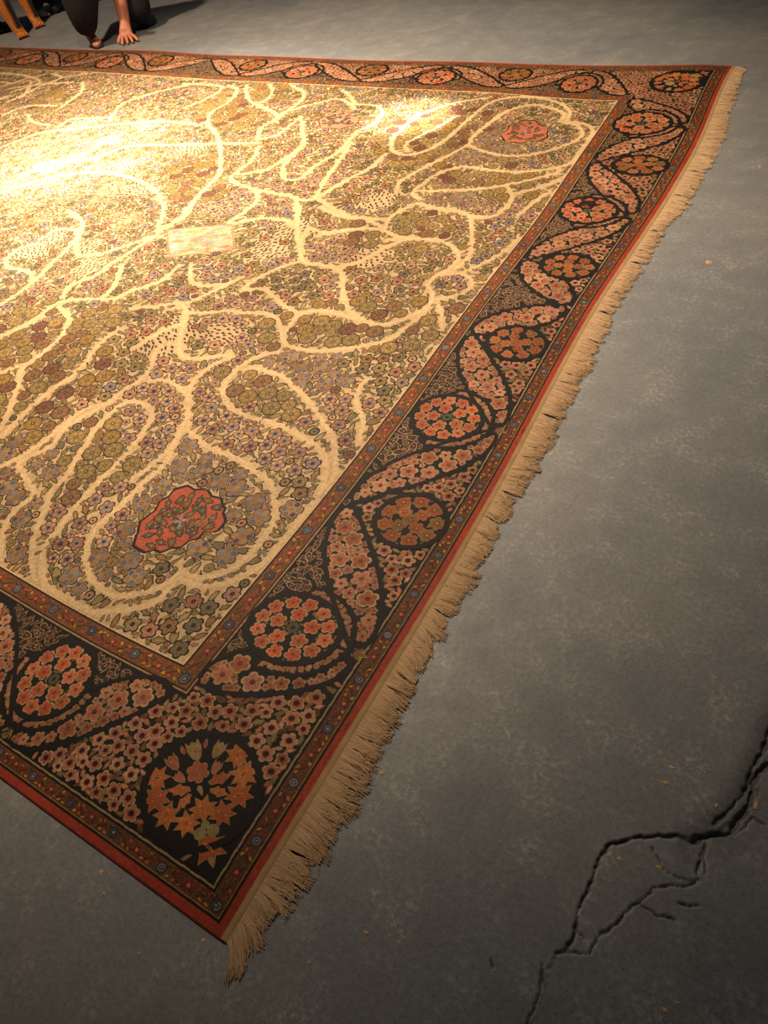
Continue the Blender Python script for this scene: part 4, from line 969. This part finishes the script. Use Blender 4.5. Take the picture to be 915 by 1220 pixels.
# body: torso, head, arms, feet continuous
J = [(0, .44, .34, .11), (0, .40, .47, .12), (0.01, .30, .62, .13), (0.02, .20, .73, .12), (.02, .15, .80, .055), (.02, .10, .88, .075), (.02, .06, .95, .085), (.02, .05, 1.01, .06)]
E = chain(0, 7)
def addc(start, pts):
    i = len(J); E.append((start, i)); 
    for k, p in enumerate(pts): J.append(p); 
    E.extend(chain(i, i+len(pts)-1)); return i+len(pts)-1
lw = addc(3, [(.17, .20, .71, .055), (.15, .21, .54, .042), (.092, .205, .335, .050), (.070, .16, .24, .052), (.048, .105, .125, .043), (.038, .072, .080, .038)])
palm = addc(lw, [(.032, .045, .056, .042, .026), (.028, .018, .040, .044, .021)])
for dx, ln, sx in ((-.034, .056, -.018), (-.011, .066, -.003), (.012, .064, .010), (.034, .054, .026)):
    addc(palm, [(.028+dx, .002, .038, .0125), (.028+dx+sx*.4, .002-ln*.42, .032, .0115), (.028+dx+sx*.8, .002-ln*.78, .017, .0105), (.028+dx+sx, .002-ln, .010, .0090)])
addc(palm-1, [(-.010, .035, .044, .016), (-.034, .014, .030, .0135), (-.048, -.008, .014, .0110)])
rw = addc(3, [(-.15, .20, .70, .055), (-.20, .10, .56, .045), (-.17, -.02, .47, .038), (-.10, -.06, .50, .028), (-.06, -.07, .51, .032)])
for k in range(4): addc(rw, [(-.03+k*.004, -.075-k*.012, .515-k*.012, .011), (.0, -.08-k*.012, .50-k*.012, .009)])
addc(rw, [(-.06, -.05, .535, .011), (-.035, -.05, .55, .009)])
# legs inside the trousers and bare feet
k = addc(0, [(-.10, .42, .33, .10), (-.17, .20, .42, .075), (-.20, .0, .46, .06), (-.205, .07, .27, .05), (-.215, .17, .09, .036), (-.212, .15, .045, .036), (-.19, .095, .028, .038, .022), (-.175, .055, .020, .036, .015)])
k = addc(0, [(.09, .42, .33, .10), (.12, .32, .22, .060), (.135, .23, .12, .045), (.15, .34, .075, .045), (.16, .52, .055, .036), (.16, .58, .04, .032), (.16, .64, .02, .03, .014)])
def skincol(co): return np.tile(s2l((204, 128, 98)), (len(co), 1))
body = skin('body', J, E, SKINM, person, 0, 2)
# face
nose = skin('nose', [(.02, -.03, .925, .010), (.02, -.045, .905, .013), (.02, -.035, .895, .008)], chain(0, 2), SKINM, person, 0, 1)
for sx in (-1, 1):
    skin('ear', [(.02+sx*.08, .06, .93, .010), (.02+sx*.09, .07, .95, .016, .008), (.02+sx*.085, .075, .965, .008)], chain(0, 2), SKINM, person, 0, 1)
    skin('eye', [(.02+sx*.03, -.020, .945, .010), (.02+sx*.036, -.018, .945, .010)], [(0, 1)], plain('eye', (30, 22, 18), .2), person, 0, 1)
skin('mouth', [(-.002, -.022, .875, .005), (.02, -.030, .873, .007), (.042, -.022, .875, .005)], chain(0, 2), plain('lips', (160, 80, 70), .5), person, 0, 1)
skin('hair', [(.02, .12, .93, .07), (.02, .09, 1.0, .085), (.02, .03, 1.03, .07), (.02, .15, .86, .05)], [(0, 1), (1, 2), (0, 3)], HAIR, person, 0, 2)
# shirt with a short left sleeve
J = [(0, .45, .38, .15, .13), (0, .38, .52, .155, .13), (.01, .29, .64, .165, .13), (.02, .20, .735, .13, .10), (.02, .165, .785, .065)]; E = chain(0, 4)
addc(3, [(.165, .20, .705, .075), (.155, .21, .56, .066), (.105, .207, .40, .062), (.075, .195, .318, .056)])
addc(3, [(-.15, .20, .695, .075), (-.19, .115, .58, .062), (-.175, .0, .49, .052)])
skin('shirt', J, E, SHIRT, person, 0, 2)
# loose trousers
J = [(0, .46, .36, .15, .14)]; E = []
k = addc(0, [(-.11, .40, .35, .135), (-.12, .22, .38, .145)])
addc(k, [(-.165, .05, .40, .150), (-.195, .07, .27, .128), (-.215, .12, .15, .092), (-.228, .15, .075, .066)])
addc(k, [(-.05, .08, .42, .10)])
addc(0, [(.0, .36, .29, .125)])
addc(0, [(.11, .42, .33, .14), (.150, .30, .22, .118), (.152, .18, .115, .112), (.165, .34, .085, .085), (.17, .48, .075, .062)])
skin('trousers', J, E, CLOTH, person, 0, 2)
for pts in ([(-.222, .125, .045, .040, .036), (-.196, .062, .034, .043, .028), (-.172, .015, .026, .040, .020)],):
    pass
sole = skin('shoe_sole', [(-.218, .165, .010, .038, .009), (-.195, .105, .010, .042, .009), (-.168, .045, .010, .036, .009)], chain(0, 2), SHOE, person, 1, 2)
skin('shoe_strap', [(-.236, .095, .030, .008), (-.205, .083, .052, .010), (-.160, .080, .036, .008)], chain(0, 2), SHOE, person, 1, 1)

# dogs
def coat_material(name, scale=90):
    m, nt, b = nodes(name); L = nt.links
    at = N(nt, 'ShaderNodeAttribute', attribute_name='Col'); tc = N(nt, 'ShaderNodeTexCoord'); nz = N(nt, 'ShaderNodeTexNoise', i_Scale=scale, i_Detail=4.0)
    L.new(tc.outputs['Object'], nz.inputs['Vector'])
    r = N(nt, 'ShaderNodeMapRange'); r.inputs['From Min'].default_value = .3; r.inputs['From Max'].default_value = .7; r.inputs['To Min'].default_value = .65; r.inputs['To Max'].default_value = 1.3
    L.new(nz.outputs['Fac'], r.inputs['Value']); vm = N(nt, 'ShaderNodeVectorMath', operation='SCALE'); L.new(at.outputs['Color'], vm.inputs[0]); L.new(r.outputs[0], vm.inputs['Scale'])
    L.new(vm.outputs[0], b.inputs['Base Color']); b.inputs['Roughness'].default_value = .5; b.inputs['Sheen Weight'].default_value = .2
    bp = N(nt, 'ShaderNodeBump'); bp.inputs['Strength'].default_value = .4; bp.inputs['Distance'].default_value = .004; L.new(nz.outputs['Fac'], bp.inputs['Height']); L.new(bp.outputs['Normal'], b.inputs['Normal'])
    return m
COAT = coat_material('short_dog_coat')
TAN = s2l((204, 116, 34)); COALB = s2l((26, 22, 24))
def blend(t, a, b_): t = np.clip(t, 0, 1)[:, None]; return a[None]*(1-t)+b_[None]*t
dog = local_root('dog', (-5.186, 4.028, 0), (.819, -.574))
tag(dog, 'black and tan dog at the top left corner with two tan front paws', 'dog')
BX, BY, SX, SY = -.83, .56, .56, .83          # backwards along the dog, and across it
def dl(back, across, z, *r): return (.07+back*BX+across*SX, .11+back*BY+across*SY, z)+r
J = [dl(.52, 0, .17, .13), dl(.38, 0, .30, .135), dl(.22, 0, .42, .13), dl(.07, 0, .50, .105), dl(.0, 0, .62, .08), dl(-.04, 0, .73, .085), dl(-.12, 0, .735, .055), dl(-.20, 0, .715, .042, .036)]; E = chain(0, 7)
def paw(k, x, y):
    for i in range(4):
        a = (i-1.5)*.022; addc(k, [(x+a*.9+.008, y-.026+a*.35, .022, .0135), (x+a*1.1+.014, y-.050+a*.4, .015, .0125)])
k = addc(2, [(-.030, .09, .40, .075), (-.036, .060, .28, .068), (-.022, .05, .17, .054), (-.008, .045, .075, .044), (.0, .022, .032, .036, .024)]); paw(k, .0, .022)
k = addc(2, [(.115, .27, .40, .075), (.126, .262, .28, .066), (.136, .255, .17, .052), (.145, .243, .075, .042), (.149, .218, .032, .034, .024)]); paw(k, .149, .218)
for sgn in (-1, 1):
    k = addc(0, [dl(.50, .11*sgn, .20, .11), dl(.30, .155*sgn, .20, .085), dl(.42, .15*sgn, .08, .05), dl(.30, .15*sgn, .032, .036, .024)]); paw(k, *dl(.30, .15*sgn, 0)[:2])
addc(0, [dl(.68, .0, .08, .035), dl(.82, .06, .04, .02), dl(.94, .12, .03, .013)])
def dogcol(co):
    x, y, z = co.T
    fore = ((y < .13) & (x < .08)); fore2 = (x >= .08) & (y < .31) & (z < .42)
    xc = np.where(x < .065, -.022, .140)
    stripe = (x-xc)+.25*(z-.1)*0
    legtan = 1-np.clip((stripe-.004)/.012, 0, 1)
    t = np.where((z < .40) & (fore | fore2), legtan, 0.0)
    t = np.where((z < .065) & (fore | fore2), 1.0, t)
    fr = (x-.07)*(-BX)-(y-.11)*BY
    t = np.where((z > .42) & (z < .54) & (fr > .03), .8, t)
    t = np.where((z > .66) & (fr > .13), np.clip((.75-z)/.02, 0, 1), t)
    return blend(t, COALB, TAN)
skin('body', J, E, COAT, dog, 0, 2, dogcol)
for sx in (-1, 1):
    skin('ear', [dl(-.02, sx*.06, .80, .022), dl(-.02, sx*.09, .78, .026, .010), dl(-.04, sx*.10, .72, .012, .006)], chain(0, 2), plain('dog_ear', (26, 22, 24), .7), dog, 0, 1)
    skin('eye', [dl(-.125, sx*.036, .765, .010), dl(-.130, sx*.036, .765, .009)], [(0, 1)], plain('dog_eye', (30, 16, 8), .15), dog, 0, 1)
skin('nose', [dl(-.235, 0, .73, .014), dl(-.242, 0, .727, .012)], [(0, 1)], plain('dog_nose', (12, 10, 10), .3), dog, 0, 1)

dog2 = local_root('dog', (-5.473, 4.489, 0), (.78, -.62))
tag(dog2, 'dark shaggy dog lying between the tan legged dog and the person, one pale paw', 'dog')
J = [(.10, .16, .15, .10), (.28, .20, .155, .115), (.46, .24, .15, .10), (.60, .30, .13, .09), (-.02, .14, .22, .08), (-.08, .08, .32, .07), (-.10, -.02, .34, .05), (-.11, -.10, .32, .035)]; E = [(0, 1), (1, 2), (2, 3), (0, 4), (4, 5), (5, 6), (6, 7)]
k = addc(0, [(.03, .10, .12, .055), (-.01, .06, .055, .036), (.0, .02, .032, .033, .026), (.02, -.005, .026, .034, .020)])
for i in range(4): addc(k, [(.012+i*.015, -.028+i*.004, .020, .012), (.016+i*.018, -.042+i*.006, .014, .011)])
k = addc(0, [(.16, .10, .08, .045), (.13, .03, .035, .030), (.11, .0, .026, .028, .018)])
k = addc(3, [(.62, .16, .09, .065), (.50, .10, .045, .035), (.44, .06, .03, .03, .02)])
addc(3, [(.74, .34, .07, .03), (.86, .36, .04, .022)])
def dog2col(co):
    x, y, z = co.T; t = np.clip((.062-z)/.02, 0, 1)*(y < .09)*(x < .09)
    t = np.maximum(t, .35*np.clip((.09-z)/.03, 0, 1)*(x > .2))
    return blend(t, s2l((40, 32, 34)), s2l((196, 170, 150)))
skin('body', J, E, coat_material('shaggy_dog_coat', 45), dog2, 1, 2, dog2col)
for sx in (-1, 1): skin('ear', [(-.085+sx*.05, .06, .37, .02), (-.085+sx*.075, .05, .35, .02, .01), (-.085+sx*.08, .03, .31, .01, .006)], chain(0, 2), plain('dog_ear', (30, 26, 26), .8), dog2, 0, 1)
skin('nose', [(-.11, -.13, .325, .012), (-.11, -.137, .323, .010)], [(0, 1)], plain('dog_nose', (12, 10, 10), .3), dog2, 0, 1)
print('done', round(time.time()-T0, 1))
